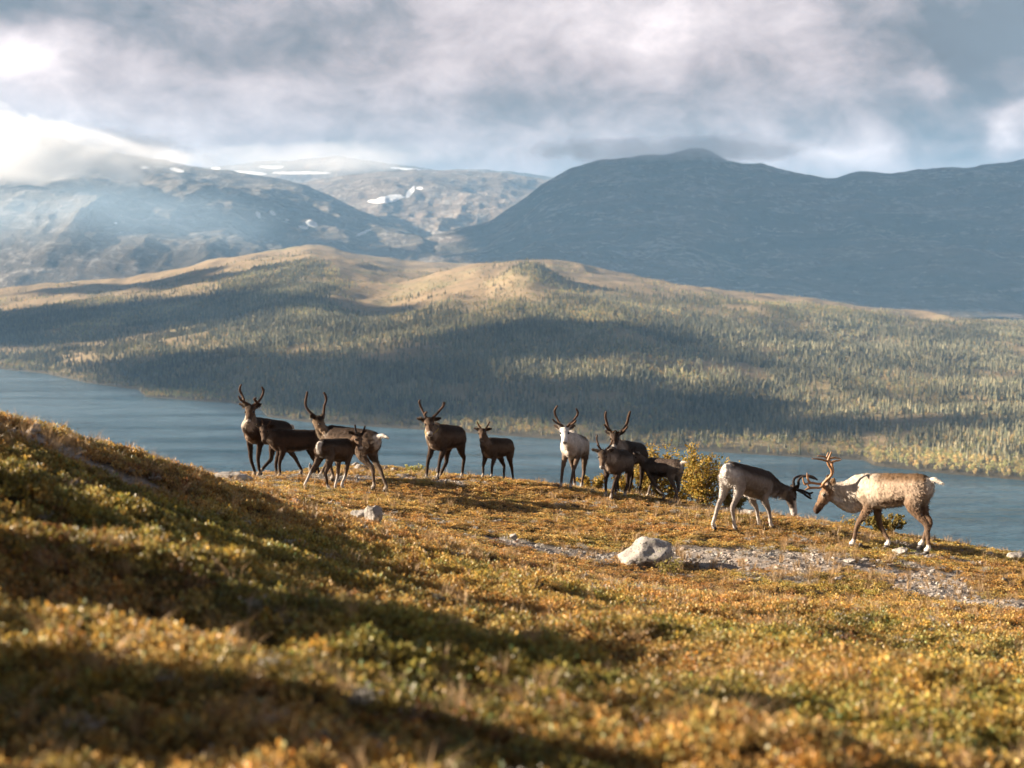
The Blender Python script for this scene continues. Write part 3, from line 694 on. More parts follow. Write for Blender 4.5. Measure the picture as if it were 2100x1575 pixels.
    tx = np.array([r[0] for r in TORSO]); cz = np.interp(bx, tx, [r[1] for r in TORSO]); hh = np.interp(bx, tx, [r[2] for r in TORSO]); hw = np.interp(bx, tx, [r[3] for r in TORSO])
    v = (bz - cz) / np.maximum(hh, .05) + 0.10 * nz1 + 0.05 * nz2
    def mx(a, b, f): return a + (b - a) * f[:, None]
    one = np.ones((n, 1))
    ct = mx(one * C['side'], one * C['back'], sstep(v, spec.get('backv', .15), spec.get('backv', .15) + .45))
    bandw = np.exp(-((v + .60) / .17) ** 2) * sstep(bx, -.45, -.25) * (1 - sstep(bx, .22, .38)); ct = mx(ct, one * C['band'], bandw * spec.get('band', .85))
    ct = mx(ct, one * C['belly'], 1 - sstep(v, -1.0, -.80))
    ct = mx(ct, one * C['rump'], (1 - sstep(bx + .03 * nz1, -.615, -.545)) * (1 - sstep(np.abs(by) + .02 * nz1, .05, .085) * (1 - spec.get('rumpw', 0))) * sstep(bz, .60, .68))
    if spec.get('shoulder'): ct = mx(ct, one * C['neck'], sstep(bx + .05 * nz1, spec['shoulder'] - .18, spec['shoulder'] + .24) * .85)
    dt = np.sqrt(((bz - cz) / np.maximum(hh, .04)) ** 2 + (by / np.maximum(hw * fat, .04)) ** 2 + (np.clip(np.abs(bx + .03) - .58, 0, 9) * 8) ** 2)
    W_ = [1 / (dt ** 6 + .05)]; cols = [ct]
    d1, t1 = seg(co, n1, mid); d2, t2 = seg(co, mid, n3); dn = np.minimum(d1, d2) / (.11 * h); below = np.where(d1 < d2, (co - n1 - t1[:, None] * (mid - n1)) @ ez, (co - mid - t2[:, None] * (n3 - mid)) @ ez) / (.1 * h)
    frontness = np.where(d1 < d2, (co - n1) @ eh, (co - mid) @ eh) / (.1 * h)
    cn = mx(one * C['neck'], one * C['throat'], sstep(frontness * .55 - below * .55 + .3 * nz1, .1, .9)); cn = mx(cn, one * C['back'], sstep(below + .2 * nz1, .35, .95) * spec.get('nape', .6))
    dh, th = seg(co, H(0, 0, 0), H(1, 0, -.02)); rh = np.interp(th, [0, .2, .5, 1], [.084, .095, .07, .05]) * h
    W_.append(1 / (dn ** 6 + .05) * (1 - (1 - sstep(dh / rh, .9, 1.3)) * sstep(th, .0, .06) * .97)); cols.append(cn)
    ch = mx(one * C['face'], one * C['muzzle'], sstep(th + .03 * nz1, spec.get('muz', .82), spec.get('muz', .82) + .08))
    hu_ = (co - c0) @ hu / h; hl_ = (co - c0) @ hl / h
    ch = mx(ch, one * C['neck'], (1 - sstep(hu_, -.075, -.03)) * (1 - sstep(th, .55, .7)) * spec.get('jaw', .3))
    eyering = np.exp(-(((th - .36) * Lh / h) / .035) ** 2 - ((hu_ - .025) / .03) ** 2) * sstep(np.abs(hl_), .03, .05); ch = mx(ch, one * np.minimum(C['neck'] * 1.1, 1), eyering * spec.get('ring', .5))
    nose = np.exp(-((th - 1.0) / .05) ** 2) * np.exp(-((hu_ + .015) / .018) ** 2); ch = mx(ch, one * np.array([.05, .035, .03]), nose * .9)
    if spec.get('blaze'): ch = mx(ch, one * np.array([.56, .53, .50]), sstep(hu_ + .01 * nz1, -.02, .015) * sstep(th, .36, .5))
    crown = sstep(hu_, .035, .06) * (1 - sstep(th, .18, .38)); ch = mx(ch, one * C['back'] * .8, crown * spec.get('crown', .8))
    W_.append(1 / ((dh / rh) ** 6 + .05)); cols.append(ch)
    for s_, en in ((1, 'earL'), (-1, 'earR')):
        ed = unit(spec.get(en, (0.92, 0.22, -0.42))); dirn = hl * s_ * ed[0] + hu * ed[1] + ax * ed[2]; b0 = H(.03, s_ * .055, .025)
        d, t = seg(co, b0 + dirn * .05 * h, b0 + dirn * .145 * h)
        inn = sstep((co - b0) @ ax / (.014 * h), .1, .7) * (t > .05) * spec.get('earin', .55)
        W_.append(2 / ((d / (.024 * h)) ** 6 + .05)); cols.append(mx(one * C['back'], one * np.array([.36, .32, .27]), inn))
    d, t = seg(co, b0 * 0 + L(-.60, 0, .88) + ex * tl[0] * h * .5 + ez * (tl[1] * .4 + .02) * h, L(-.60, 0, .88) + ex * tl[0] * h * 1.1 + ez * tl[1] * h)
    W_.append(1 / ((d / (.035 * h)) ** 6 + .05)); cols.append(one * C['rump'])
    for a, b, c, f, g in legs:
        for (p, q, ra, rb, ca, cb) in ((a, b, .11, .075, 'side', 'uleg'), (b, c, .07, .04, 'uleg', 'uleg'), (c, f, .035, .028, 'lleg', 'lleg'), (f, g, .03, .035, 'sock', 'sock')):
            d, t = seg(co, p, q); r = (ra + (rb - ra) * t) * h
            cc = mx(one * C[ca], one * C[cb], t)
            if ca == 'lleg': cc = mx(cc, one * C['sock'], sstep(t + .1 * nz1, spec.get('sockt', .80), spec.get('sockt', .80) + .18))
            if ca == 'lleg' and spec.get('fleg'): cc = mx(cc, one * C['sock'], sstep(-(co - p) @ np.array(spec['fleg']) / (.03 * h), -.1, .6) * .85)
            W_.append((0.45 if ca == 'side' else 1) / ((d / r) ** 6 + .05)); cols.append(cc)
    rear_c = spec.get('rear', 0)
    W_ = np.array(W_); W_ = W_ ** 1.5; tot = W_.sum(0); cf = sum(w[:, None] * c for w, c in zip(W_, cols)) / tot[:, None]
    if rear_c: cf = mx(cf, one * C['rump'], (1 - sstep(bx + .03 * nz1, -.60, rear_c)) * sstep(bz, .35, .5) * (1 - sstep(v, .2, .7)))
    cf = np.clip(cf * (1 + .14 * nz1 + .12 * nz2)[:, None], .005, .9)
    nrm = np.empty(n * 3); me.vertices.foreach_get('normal', nrm); nrm = nrm.reshape(-1, 3)
    legd = np.min([seg(co, c_, f_)[0] for _, _, c_, f_, _ in legs], 0)
    co2 = co + nrm * (nz2 * .005 + nz1 * .003)[:, None] * sstep(legd, .03, .12)[:, None] * h
    me.vertices.foreach_set('co', (co2 - root).ravel()); me.update()
    color_attr(me, 'coat', cf)
    # hair: short tapering tufts lying back along the coat, longer on throat and mane
    rs = np.random.default_rng(int(spec['W'][0])); me.calc_loop_triangles(); nt = len(me.loop_triangles); tri = np.empty(nt * 3, np.int32); me.loop_triangles.foreach_get('vertices', tri); tri = tri.reshape(-1, 3)
    ar = np.linalg.norm(np.cross(co2[tri[:, 1]] - co2[tri[:, 0]], co2[tri[:, 2]] - co2[tri[:, 0]]), axis=1); k = rs.choice(nt, 9000, p=ar / ar.sum()); bc = rs.dirichlet((1, 1, 1), 9000)
    tp = (co2[tri[k]] * bc[:, :, None]).sum(1); tn = unit_rows((nrm[tri[k]] * bc[:, :, None]).sum(1)); vi = tri[k, 0]
    onleg = 1 - sstep(legd[vi], .05 * h, .13 * h); onhead = (1 - sstep(dh[vi] / rh[vi], 1.0, 1.5)) * (th[vi] > .05); thr = (1 - sstep(dn[vi], .9, 1.6)) * sstep(-below[vi] + frontness[vi] * .5, .1, .9)
    ln = h * (.026 + .050 * thr) * (1 - .72 * onleg) * (1 - .78 * onhead) * rs.uniform(.6, 1.3, 9000)
    dr = unit_rows(tn * .12 - ex * .6 + np.array([0, 0, -.75]) * (.5 + .5 * thr)[:, None] + rs.normal(size=(9000, 3)) * .16); sd_ = unit_rows(np.cross(dr, tn)) * (h * .0055)
    dr = unit_rows(dr + tn * np.clip(.03 - (dr * tn).sum(1), 0, None)[:, None])
    tv = np.stack([tp - sd_ - tn * .004, tp + sd_ - tn * .004, tp + dr * ln[:, None] + tn * .004], 1).reshape(-1, 3) - root
    fo = mesh_obj('fur', tv, np.arange(27000).reshape(-1, 3), FUR, e, smooth=False); color_attr(fo.data, 'coat', np.clip(np.repeat(cf[vi] * rs.uniform(.82, 1.2, (9000, 1)), 3, 0), .004, .9))
    me.materials.append(FUR); ob = bpy.data.objects.new('body', me); COL.objects.link(ob); ob.parent = e
    # eyes, hooves
    for s_ in (1, -1):
        bm = bmesh.new(); bmesh.ops.create_uvsphere(bm, u_segments=10, v_segments=8, radius=.020 * h); q = H(.37, s_ * .067, .024) - root
        for vv in bm.verts: vv.co += Vector(q)
        em = bpy.data.meshes.new('eye'); bm.to_mesh(em); bm.free(); em.polygons.foreach_set('use_smooth', [True] * len(em.polygons)); em.materials.append(EYE)
        eo = bpy.data.objects.new('eye', em); COL.objects.link(eo); eo.parent = e
    for hp, fwd, lift in hooves:
        hb = Builder(); sd = unit(np.cross([0, 0, 1], eh)); u3 = np.array([0, 0, 1.0])
        for q in (-1, 1):                                                   # cloven: two toes side by side
            c = hp + sd * q * .017 * h - root
            hb.loft([(c + u3 * -.015, sd * .018 * h, eh * .040 * h), (c + u3 * .012 * h, sd * .018 * h, eh * .036 * h), (c + u3 * .036 * h - eh * .012 * h, sd * .015 * h, eh * .022 * h)], 8)
        mesh_obj('hoof', hb.v, hb.f, HOOF, e)
    for an in spec['antlers']:
        ab = Builder()
        for pl_ in an:
            pts = [P(q[0], q[1], Yp + q[2]) for q in pl_]; r = [q[3] * h for q in pl_]
            ab.tube([np.array(p) - root for p in pts], r, np.array([.12, 1, .1]), 9, 5)
        am = spec.get('amat', VELVET); mesh_obj('antler', ab.v, ab.f, am, e)
    if spec.get('collar'):
        cb = Builder(); cc = mid * .8 + n1 * .2; tn = unit(n3 - mid); sd = ey; ot = np.cross(tn, sd); ring = []
        for kk in range(25):
            th = 2 * math.pi * kk / 24; ring.append(cc - root + sd * math.cos(th) * .112 * h + ot * math.sin(th) * .150 * h - np.array([0, 0, .03 * h]) * (1 - abs(math.cos(th))))
        cb.tube(ring, [.006] * 25, tn, 6, 1); mesh_obj('collar', cb.v, cb.f, CORD, e)
    return e

def Z(ox, oy, s, pts):
    """readings taken in an enlarged crop -> photo pixels"""
    return [(ox + p[0] / s, oy + p[1] / s) + tuple(p[2:]) for p in pts]
z1 = lambda *p: Z(460, 770, 5.676, p); z2 = lambda *p: Z(830, 790, 7.158, p); z3 = lambda *p: Z(1100, 810, 6.5625, p)
z4 = lambda *p: Z(1420, 910, 4.0385, p); z6 = lambda *p: Z(1600, 920, 9.84, p)
A1, A2, A3 = .024, .020, .014       # beam thickness near the base, along it and at the tip
HERD = [
 dict(label='alert reindeer with pale chest and curved antlers, furthest left of the herd', h=.97, Y=24.0, near=1, W=(524, 855), K=(581, 862), poll=(513, 832), nose=(508, 861), pollY=-.30, coat=coat('dark', neck=(0.1716, 0.132, 0.099), throat=(0.33, 0.2838, 0.2376), face=(0.066, 0.0429, 0.0277)), mane=.5, jaw=.7, nape=.5,
      front=[(529.5,), (520,)], hind=[(616, -.30), (534, .22)], tail=(-.12, -.02), sockt=.88, earin=.7,
      antlers=[[z1((300, 345, 0, A1), (235, 312, .0, A1), (222, 265, .05, A2), (200, 215, .08, A2), (180, 170, .05, A2), (186, 130, 0, .018), (197, 108, -.05, A3)), z1((238, 315, 0, .02), (200, 290, -.06, .02), (178, 262, -.09, .018), (166, 240, -.10, A3))],
               [z1((330, 348, 0, A1), (380, 318, 0, A1), (412, 285, .05, A2), (440, 235, .08, A2), (455, 185, .05, A2), (448, 155, 0, .018), (437, 136, -.05, A3)), z1((385, 318, 0, .02), (366, 298, -.06, .022), (350, 275, -.1, .02), (372, 262, -.1, A3))]]),
 dict(label='dark brown young reindeer with short spikes standing behind the others, facing left', h=.82, Y=23.6, near=1, W=(574, 880), K=(646, 881), poll=(541, 873), nose=(541, 900), pollY=-.12, coat=coat('dark', neck=(0.066, 0.0449, 0.0317), throat=(0.132, 0.099, 0.0759), face=(0.0561, 0.0363, 0.0251), muzzle=(0.0792, 0.0594, 0.0462)), nape=.9,
      front=[(571,), (563.5,)], hind=[(640, 0.05), (652, -.12)], earL=(.95, .15, -.2), sockt=.9, amat=VELVET,
      antlers=[[z1((450, 590, 0, .02), (448, 555, .02, .018), (432, 512, .03, .012))], [z1((505, 585, 0, .02), (520, 560, .02, .018), (542, 520, .03, .012))]]),
 dict(label='reindeer with tall smooth antlers turning its head right above the spotted rump', h=.98, Y=22.5, near=-1, W=(682, 872), K=(757, 881), poll=(653, 854), nose=(679, 889), pollY=-.02, noseS=.9, coat=coat('dark', side=(0.0792, 0.0528, 0.0363), neck=(0.165, 0.1221, 0.0858), throat=(0.2244, 0.1782, 0.132), face=(0.1848, 0.132, 0.0891), muzzle=(0.297, 0.2508, 0.2112), rump=(0.462, 0.4224, 0.3828), uleg=(0.0924, 0.066, 0.0475), lleg=(0.1056, 0.0779, 0.0581)), ring=.7, crown=1.0,
      front=[(680, None), (656.5, None)], hind=[(764, .08), (789, -.12)], tail=(-.20, .0), rumpw=.3, earL=(.9, .3, -.3), nape=.3,
      antlers=[[z1((1090, 500, 0, A1), (1030, 455, 0, A1), (985, 413, 0, A2), (955, 370, 0, A2), (944, 320, 0, A2), (954, 258, 0, A2), (966, 192, 0, .017))], [z1((1150, 500, .05, A1), (1155, 465, .1, A1), (1158, 415, .12, A2), (1166, 350, .12, A2), (1186, 290, .12, A2), (1180, 240, .10, A2), (1160, 200, .08, .017))]]),
 dict(label='brown calf in front with white rump patch and white-fronted legs, looking back right', h=.77, Y=21.5, near=-1, W=(709, 899), K=(665, 899), poll=(734, 888), nose=(742, 919), pollY=-.05, coat=coat('dark', side=(0.0792, 0.0515, 0.0343), neck=(0.132, 0.0858, 0.0561), throat=(0.0792, 0.0528, 0.0363), face=(0.1122, 0.0726, 0.0475), rump=(0.4752, 0.4422, 0.4092), uleg=(0.099, 0.0693, 0.0495), lleg=(0.0792, 0.0581, 0.0449), sock=(0.4356, 0.4092, 0.3828), belly=(0.1716, 0.1386, 0.1122)), fleg=(.95, .3, 0), nape=.3, rumpw=0, amat=VELVET_D, tail=(-.03, -.12), noseS=1,
      front=[(689.5, None), (703, None)], hind=[(627, None), (674, None)], band=.3, sockt=.75,
      antlers=[[z1((1545, 690, 0, .022), (1528, 640, .0, .021), (1521, 575, 0, .018))], [z1((1605, 690, 0, .022), (1622, 640, 0, .021), (1637, 590, 0, .018))]]),
 dict(label='sturdy brown reindeer with a yellow cord round its neck, facing the camera', h=1.0, Y=25.0, near=1, W=(897, 869), K=(936, 872), poll=(880, 857), nose=(881, 887), pollY=-.30, fat=1.08, coat=coat('dark', side=(0.0726, 0.0495, 0.0343), neck=(0.1254, 0.0924, 0.066), throat=(0.264, 0.2112, 0.165), face=(0.099, 0.066, 0.0449)), mane=.7, neck=1.15, collar=True, muz=.80,
      front=[(896.5,), (873,)], hind=[(946, -.12), (902, .16)], earL=(.96, -.05, -.25), earR=(.96, -.05, -.25), earin=.1, sockt=.95, tail=(-.06, -.04),
      antlers=[[z2((335, 490, 0, A1), (305, 462, 0, A1), (280, 410, .03, A2), (245, 340, .06, A2), (222, 280, .05, A2), (212, 245, .03, .018), (222, 215, 0, A3)), z2((295, 440, 0, .02), (305, 408, -.04, .02), (322, 394, -.06, .016))],
               [z2((395, 490, 0, A1), (425, 465, 0, A1), (470, 420, .03, A2), (530, 350, .06, A2), (568, 305, .05, A2), (590, 255, 0, A3)), z2((560, 312, .05, .018), (568, 275, .03, .015), (566, 250, 0, .012))]]),
 dict(label='small dark calf with straight spikes, at the brow between two adults', h=.79, Y=25.0, near=1, W=(1004, 897), K=(1039, 898), poll=(989.5, 879), nose=(987, 903), pollY=-.22, coat=coat('dark', side=(0.0627, 0.0436, 0.0317), neck=(0.0792, 0.0561, 0.0409), throat=(0.099, 0.0726, 0.0541), face=(0.0792, 0.0528, 0.0363), muzzle=(0.1452, 0.1188, 0.099)),
      front=[(1006.5,), (989,)], hind=[(1051, -.10), (1031.5, .04)], earL=(.95, .02, -.3), earR=(.95, .05, -.3), earin=.1, tail=(-.07, -.04), sockt=.8, amat=VELVET,
      antlers=[[z2((1120, 640, 0, .022), (1092, 600, .02, .02), (1060, 535, .04, .013))], [z2((1185, 640, 0, .022), (1212, 600, .02, .02), (1247, 535, .04, .013))]]),
 dict(label='white-faced pale reindeer looking straight at the camera', h=.97, Y=25.4, near=1, W=(1172, 887), K=(1188, 892), poll=(1158, 876), nose=(1158, 902), pollY=-.33, fat=1.12, coat=coat('white'), mane=.6, neck=1.2, nape=.2, backv=.30, shoulder=.18, crown=.25, muz=.9, ring=.3,
      front=[(1170,), (1150,)], hind=[(1192,), (1178,)], earin=.8, sockt=.96, tail=(-.06, -.08),
      antlers=[[z3((365, 435, 0, A1), (335, 405, 0, A1), (305, 370, .05, A2), (280, 318, .08, A2), (256, 270, .08, A2), (246, 212, .03, .019), (264, 172, -.04, .017), (282, 148, -.08, A3)), z3((335, 408, 0, .02), (290, 385, -.06, .02), (250, 358, -.1, .018), (218, 328, -.12, A3))],
               [z3((410, 432, 0, A1), (440, 402, 0, A1), (485, 362, .05, A2), (522, 315, .08, A2), (550, 272, .08, A2), (558, 228, .03, .019), (535, 184, -.06, A3)), z3((470, 398, -.02, .02), (505, 375, -.06, .02), (532, 345, -.1, A3))]]),
 dict(label='black-brown reindeer with the tallest thick antlers, standing behind the grey-chested one', h=.97, Y=26.0, near=1, W=(1280, 903), K=(1310, 907), poll=(1261, 888), nose=(1259, 914), pollY=-.33, coat=coat('dark', back=(0.0211, 0.0145, 0.0112), side=(0.0363, 0.0244, 0.0178), neck=(0.165, 0.132, 0.1023), throat=(0.2772, 0.2376, 0.198), face=(0.0462, 0.0297, 0.0211), muzzle=(0.363, 0.33, 0.297), uleg=(0.0264, 0.0178, 0.0139), lleg=(0.0231, 0.0165, 0.0132), sock=(0.0396, 0.0297, 0.0238)), mane=.7, nape=.3, earin=.8, muz=.78,
      front=[(1287,), (1266,)], hind=[(1311, -.1), (1290, .05)], tail=(-.09, -.04),
      antlers=[[z3((1030, 510, 0, A1), (995, 480, 0, A1), (960, 425, .04, .025), (945, 360, .07, .025), (930, 290, .05, .024), (938, 222, 0, .017)), z3((965, 470, 0, .021), (945, 435, -.06, .021), (915, 398, -.1, A3)), z3((1020, 500, 0, .02), (1040, 490, -.06, .018), (1056, 482, -.09, .012))],
               [z3((1085, 515, 0, A1), (1130, 492, 0, A1), (1185, 445, .04, .025), (1222, 370, .07, .025), (1240, 290, .05, .024), (1262, 222, 0, .017)), z3((1165, 492, 0, .021), (1200, 460, -.06, .021), (1226, 425, -.1, A3)), z3((1100, 508, 0, .02), (1080, 495, -.06, .018), (1070, 480, -.09, .012))]]),
 dict(label='grey-chested reindeer with slim antlers and pale ears, foremost of the right-hand trio', h=.93, Y=24.5, near=1, W=(1257, 920), K=(1279, 921), poll=(1236, 923), nose=(1234, 956), pollY=-.36, fat=1.1, coat=coat('dark', side=(0.1056, 0.0825, 0.066), neck=(0.1452, 0.1188, 0.099), throat=(0.3036, 0.264, 0.2244), face=(0.1056, 0.0726, 0.0495), muzzle=(0.4356, 0.4092, 0.3828), band=(0.033, 0.0231, 0.0178)), mane=.5, neck=1.15, earin=.9, sockt=1.1, muz=.86,
      front=[(1253,), (1241.5,)], hind=[(1281,), (1261,)], earL=(.95, .22, -.15), earR=(.9, .3, -.1), tail=(-.05, -.08),
      antlers=[[z3((875, 745, 0, .02), (852, 715, 0, .02), (830, 660, .04, .018), (812, 590, .06, .016), (820, 538, .02, .012)), z3((862, 728, 0, .018), (838, 700, -.06, .016), (818, 675, -.09, .012))],
               [z3((925, 745, 0, .02), (950, 725, 0, .02), (985, 690, .05, .018), (1008, 650, .08, .016), (1024, 605, .05, .012))]]),
 dict(label='grey-brown calf with a large pale ear, nosing left towards its neighbour before the golden birch', h=.76, Y=25.0, near=-1, W=(1336, 938), K=(1385, 941), poll=(1304, 927), nose=(1289, 952), pollY=.02, coat=coat('dark', back=(0.0462, 0.033, 0.0264), side=(0.099, 0.0792, 0.064), band=(0.0231, 0.0172, 0.0145), belly=(0.2772, 0.2376, 0.198), neck=(0.1122, 0.0891, 0.0726), throat=(0.1584, 0.132, 0.1089), face=(0.0924, 0.0693, 0.0541), muzzle=(0.1056, 0.0792, 0.066), uleg=(0.1122, 0.0924, 0.0759), lleg=(0.132, 0.1089, 0.0924)), nape=.7, band=1.0, earin=1.0,
      front=[(1360, -.12), (1327, .12)], hind=[(1388, -.06), (1380, .06)], tail=(-.17, .03), earL=(.75, .6, .1), sockt=.9, amat=VELVET_D,
      antlers=[[z3((1320, 775, 0, .02), (1322, 730, .0, .017), (1332, 690, 0, .011))], [z3((1305, 770, .06, .018), (1296, 745, .07, .015), (1290, 725, .07, .010))]]),
 dict(label='grey reindeer with white rump and backward-bent dark antlers, head lowered against the bull', h=.97, Y=20.5, near=-1, W=(1567, 963), K=(1506, 946), poll=(1627, 1002), nose=(1640, 1054), pollY=.12, noseS=.25, coat=coat('grey'), n1z=.79, backv=.12, shoulder=None, blaze=1, rear=-.36, nape=1.0, muz=.66, rumpw=.9, mane=.2, len=.95, ring=.3,
      front=[(1559, None), (1584, None)], hind=[(1466, None), (1509.5, None)], tail=(-.015, -.10), hup=(.75, 0, .65), earL=(.7, .6, -.4), earR=(.7, .5, -.5), amat=VELVET_D, sockt=.5, band=.3,
      antlers=[[z4((862, 385, -.05, .022), (878, 345, -.05, .022), (880, 305, -.06, .020), (905, 276, -.08, .019), (960, 266, -.10, .018), (1000, 276, -.12, .017), (1034, 300, -.13, .013)), z4((872, 385, -.05, .019), (920, 412, -.07, .019), (955, 438, -.08, .018), (984, 456, -.08, .014))],
               [z4((850, 380, .06, .022), (842, 345, .07, .022), (838, 308, .08, .020), (855, 280, .09, .019), (905, 266, .12, .018), (960, 272, .13, .017), (1012, 292, .14, .013)), z4((865, 380, .06, .019), (915, 390, .07, .019), (965, 412, .08, .019), (996, 404, .08, .014)), z4((958, 410, .08, .016), (975, 430, .08, .013), (972, 442, .08, .01))]]),
 dict(label='large tan bull with branched bone-brown antlers, squaring up to the grey reindeer', h=1.07, Y=19.5, near=-1, W=(1778, 970), K=(1882, 970), poll=(1697, 992), nose=(1661, 1044), pollY=.10, noseS=.3, coat=coat('bull'), mane=1.9, neck=1.08, n1z=.775, nape=0, backv=.38, shoulder=.20, crown=.2, muz=.72, ring=.8, band=1.0,
      front=[(1748, .10), (1820, -.10)], hind=[(1902, -.06), (1890, .08, .045)], tail=(-.15, -.04), rumpw=.8, hup=(-.3, 0, .9), earL=(.55, .25, -.8), earR=(.5, .3, -.7), earin=0.2, amat=BONE, sockt=.86, fat=1.05,
      antlers=[[z6((900, 800, -.05, .024), (865, 725, -.06, .022), (930, 640, -.08, .019), (1000, 575, -.10, .018), (1045, 495, -.12, .018), (1030, 410, -.12, .018), (985, 335, -.12, .019), (962, 262, -.12, .020), (975, 215, -.12, .017), (1030, 68, -.14, .007)),
                z6((965, 262, -.12, .016), (880, 232, -.14, .014), (780, 212, -.16, .012), (645, 203, -.18, .006)), z6((975, 225, -.12, .014), (1050, 190, -.10, .013), (1120, 186, -.08, .011), (1215, 198, -.06, .006)),
                z6((868, 735, -.06, .018), (800, 790, -.08, .014), (690, 790, -.10, .014), (580, 800, -.11, .016), (505, 832, -.12, .007)), z6((610, 800, -.11, .014), (575, 765, -.11, .013), (545, 735, -.11, .007))],
               [z6((915, 790, .05, .024), (878, 715, .07, .022), (945, 630, .10, .019), (1015, 560, .12, .018), (1062, 470, .14, .018), (1055, 390, .15, .018), (1045, 290, .16, .018), (1100, 252, .17, .013), (1180, 240, .18, .010), (1240, 218, .19, .006)),
                z6((1045, 300, .16, .015), (985, 235, .14, .014), (930, 190, .13, .013), (860, 158, .12, .011), (755, 145, .10, .006)), z6((935, 195, .13, .011), (950, 140, .13, .009), (975, 72, .13, .006)),
                z6((885, 715, .07, .018), (760, 710, .08, .015), (620, 690, .08, .016), (520, 720, .08, .016), (480, 690, .08, .012), (452, 585, .08, .006)), z6((620, 692, .08, .016), (570, 640, .08, .015), (548, 570, .08, .012), (542, 490, .08, .006)), z6((555, 600, .08, .010), (575, 545, .08, .008), (582, 512, .08, .005))]]),
]
for _sp in HERD: reindeer(_sp)

# ------------------------------------------------------------------ scattering (only for what nobody could count)
def scatter(name, pts, idx, rot, scl, col, protos, label, cat):
    me = bpy.data.meshes.new(name); n = len(pts)
    me.vertices.add(n); me.vertices.foreach_set('co', np.asarray(pts, float).ravel())
    a = me.attributes.new('idx', 'INT', 'POINT'); a.data.foreach_set('value', np.asarray(idx, np.int32))
    a = me.attributes.new('rot', 'FLOAT_VECTOR', 'POINT'); a.data.foreach_set('vector', np.asarray(rot, float).ravel())
    a = me.attributes.new('scl', 'FLOAT_VECTOR', 'POINT'); a.data.foreach_set('vector', np.asarray(scl, float).ravel())
    color_attr(me, 'col', col); me.update()
    o = bpy.data.objects.new(name, me); COL.objects.link(o)
    cc = bpy.data.collections.new(name + '_kinds')
    for k, p in enumerate(protos): p.name = '%s_kind_%02d' % (name, k); cc.objects.link(p)
    g = bpy.data.node_groups.new(name + '_scatter', 'GeometryNodeTree')
    g.interface.new_socket('Geometry', in_out='INPUT', socket_type='NodeSocketGeometry'); g.interface.new_socket('Geometry', in_out='OUTPUT', socket_type='NodeSocketGeometry')
    t = NT(g); gi = t.new('NodeGroupInput'); go = t.new('NodeGroupOutput')
    ci = t.new('GeometryNodeCollectionInfo'); ci.inputs['Collection'].default_value = cc; ci.inputs['Separate Children'].default_value = True; ci.inputs['Reset Children'].default_value = True
    def na(nm, ty): nd = t.new('GeometryNodeInputNamedAttribute', data_type=ty); nd.inputs['Name'].default_value = nm; return nd.outputs[0]
    ip = t.new('GeometryNodeInstanceOnPoints'); ip.inputs['Pick Instance'].default_value = True
    t.l.new(gi.outputs[0], ip.inputs['Points']); t.l.new(ci.outputs[0], ip.inputs['Instance']); t.l.new(na('idx', 'INT'), ip.inputs['Instance Index'])
    er = t.new('FunctionNodeEulerToRotation'); t.l.new(na('rot', 'FLOAT_VECTOR'), er.inputs[0]); t.l.new(er.outputs[0], ip.inputs['Rotation']); t.l.new(na('scl', 'FLOAT_VECTOR'), ip.inputs['Scale'])
    t.l.new(ip.outputs[0], go.inputs[0])
    md = o.modifiers.new('scatter', 'NODES'); md.node_group = g
    o['kind'] = 'stuff'; tag(o, label, cat); return o

# ------------------------------------------------------------------ trees of the far shore
def mat_tree(name, mode, k=0.35):
    m, t, out = material(name)
    if mode == 'instancer': c = t.new('ShaderNodeAttribute', attribute_type='INSTANCER', attribute_name='col').outputs['Color']
    else: c = t.new('ShaderNodeObjectInfo').outputs['Color']
    pos = t.new('ShaderNodeTexCoord').outputs['Object']; n = t.noise(pos, 1.4, 2, 0.6)
    v = t.math('ADD', 1 - k, t.math('MULTIPLY', n, 2 * k))
    c = t.mix(1.0, c, t.new('ShaderNodeCombineColor', ins={0: v, 1: v, 2: v}).outputs[0], 'MULTIPLY')
    d = t.new('ShaderNodeBsdfDiffuse', ins={'Color': c}); tr = t.new('ShaderNodeBsdfTranslucent', ins={'Color': c})
    mx = t.new('ShaderNodeMixShader', ins={0: 0.25, 1: d.outputs[0], 2: tr.outputs[0]}); t.l.new(mx.outputs[0], out.inputs['Surface']); return m
def conifer_mesh(seed, hgt=8.0, rad=1.25):
    r = random.Random(seed); v, f = [], []; tiers = 7
    for k in range(tiers):
        z = hgt * (0.10 + 0.80 * k / tiers); top = min(hgt, z + hgt * 0.30); R = rad * (1 - k / tiers) ** 0.8 * r.uniform(.8, 1.15) + 0.12
        b = len(v); n = 9; ox, oy = r.uniform(-.12, .12), r.uniform(-.12, .12)
        v.append((ox, oy, top))
        for q in range(n):
            a = 2 * math.pi * (q + r.uniform(-.3, .3)) / n; rr = R * (1.0 if q % 2 else .55) * r.uniform(.7, 1.2)
            v.append((ox + rr * math.cos(a), oy + rr * math.sin(a), z - .25 * rr + r.uniform(-.3, .2)))
        for q in range(n): f.append((b, b + 1 + q, b + 1 + (q + 1) % n))
    return v, f
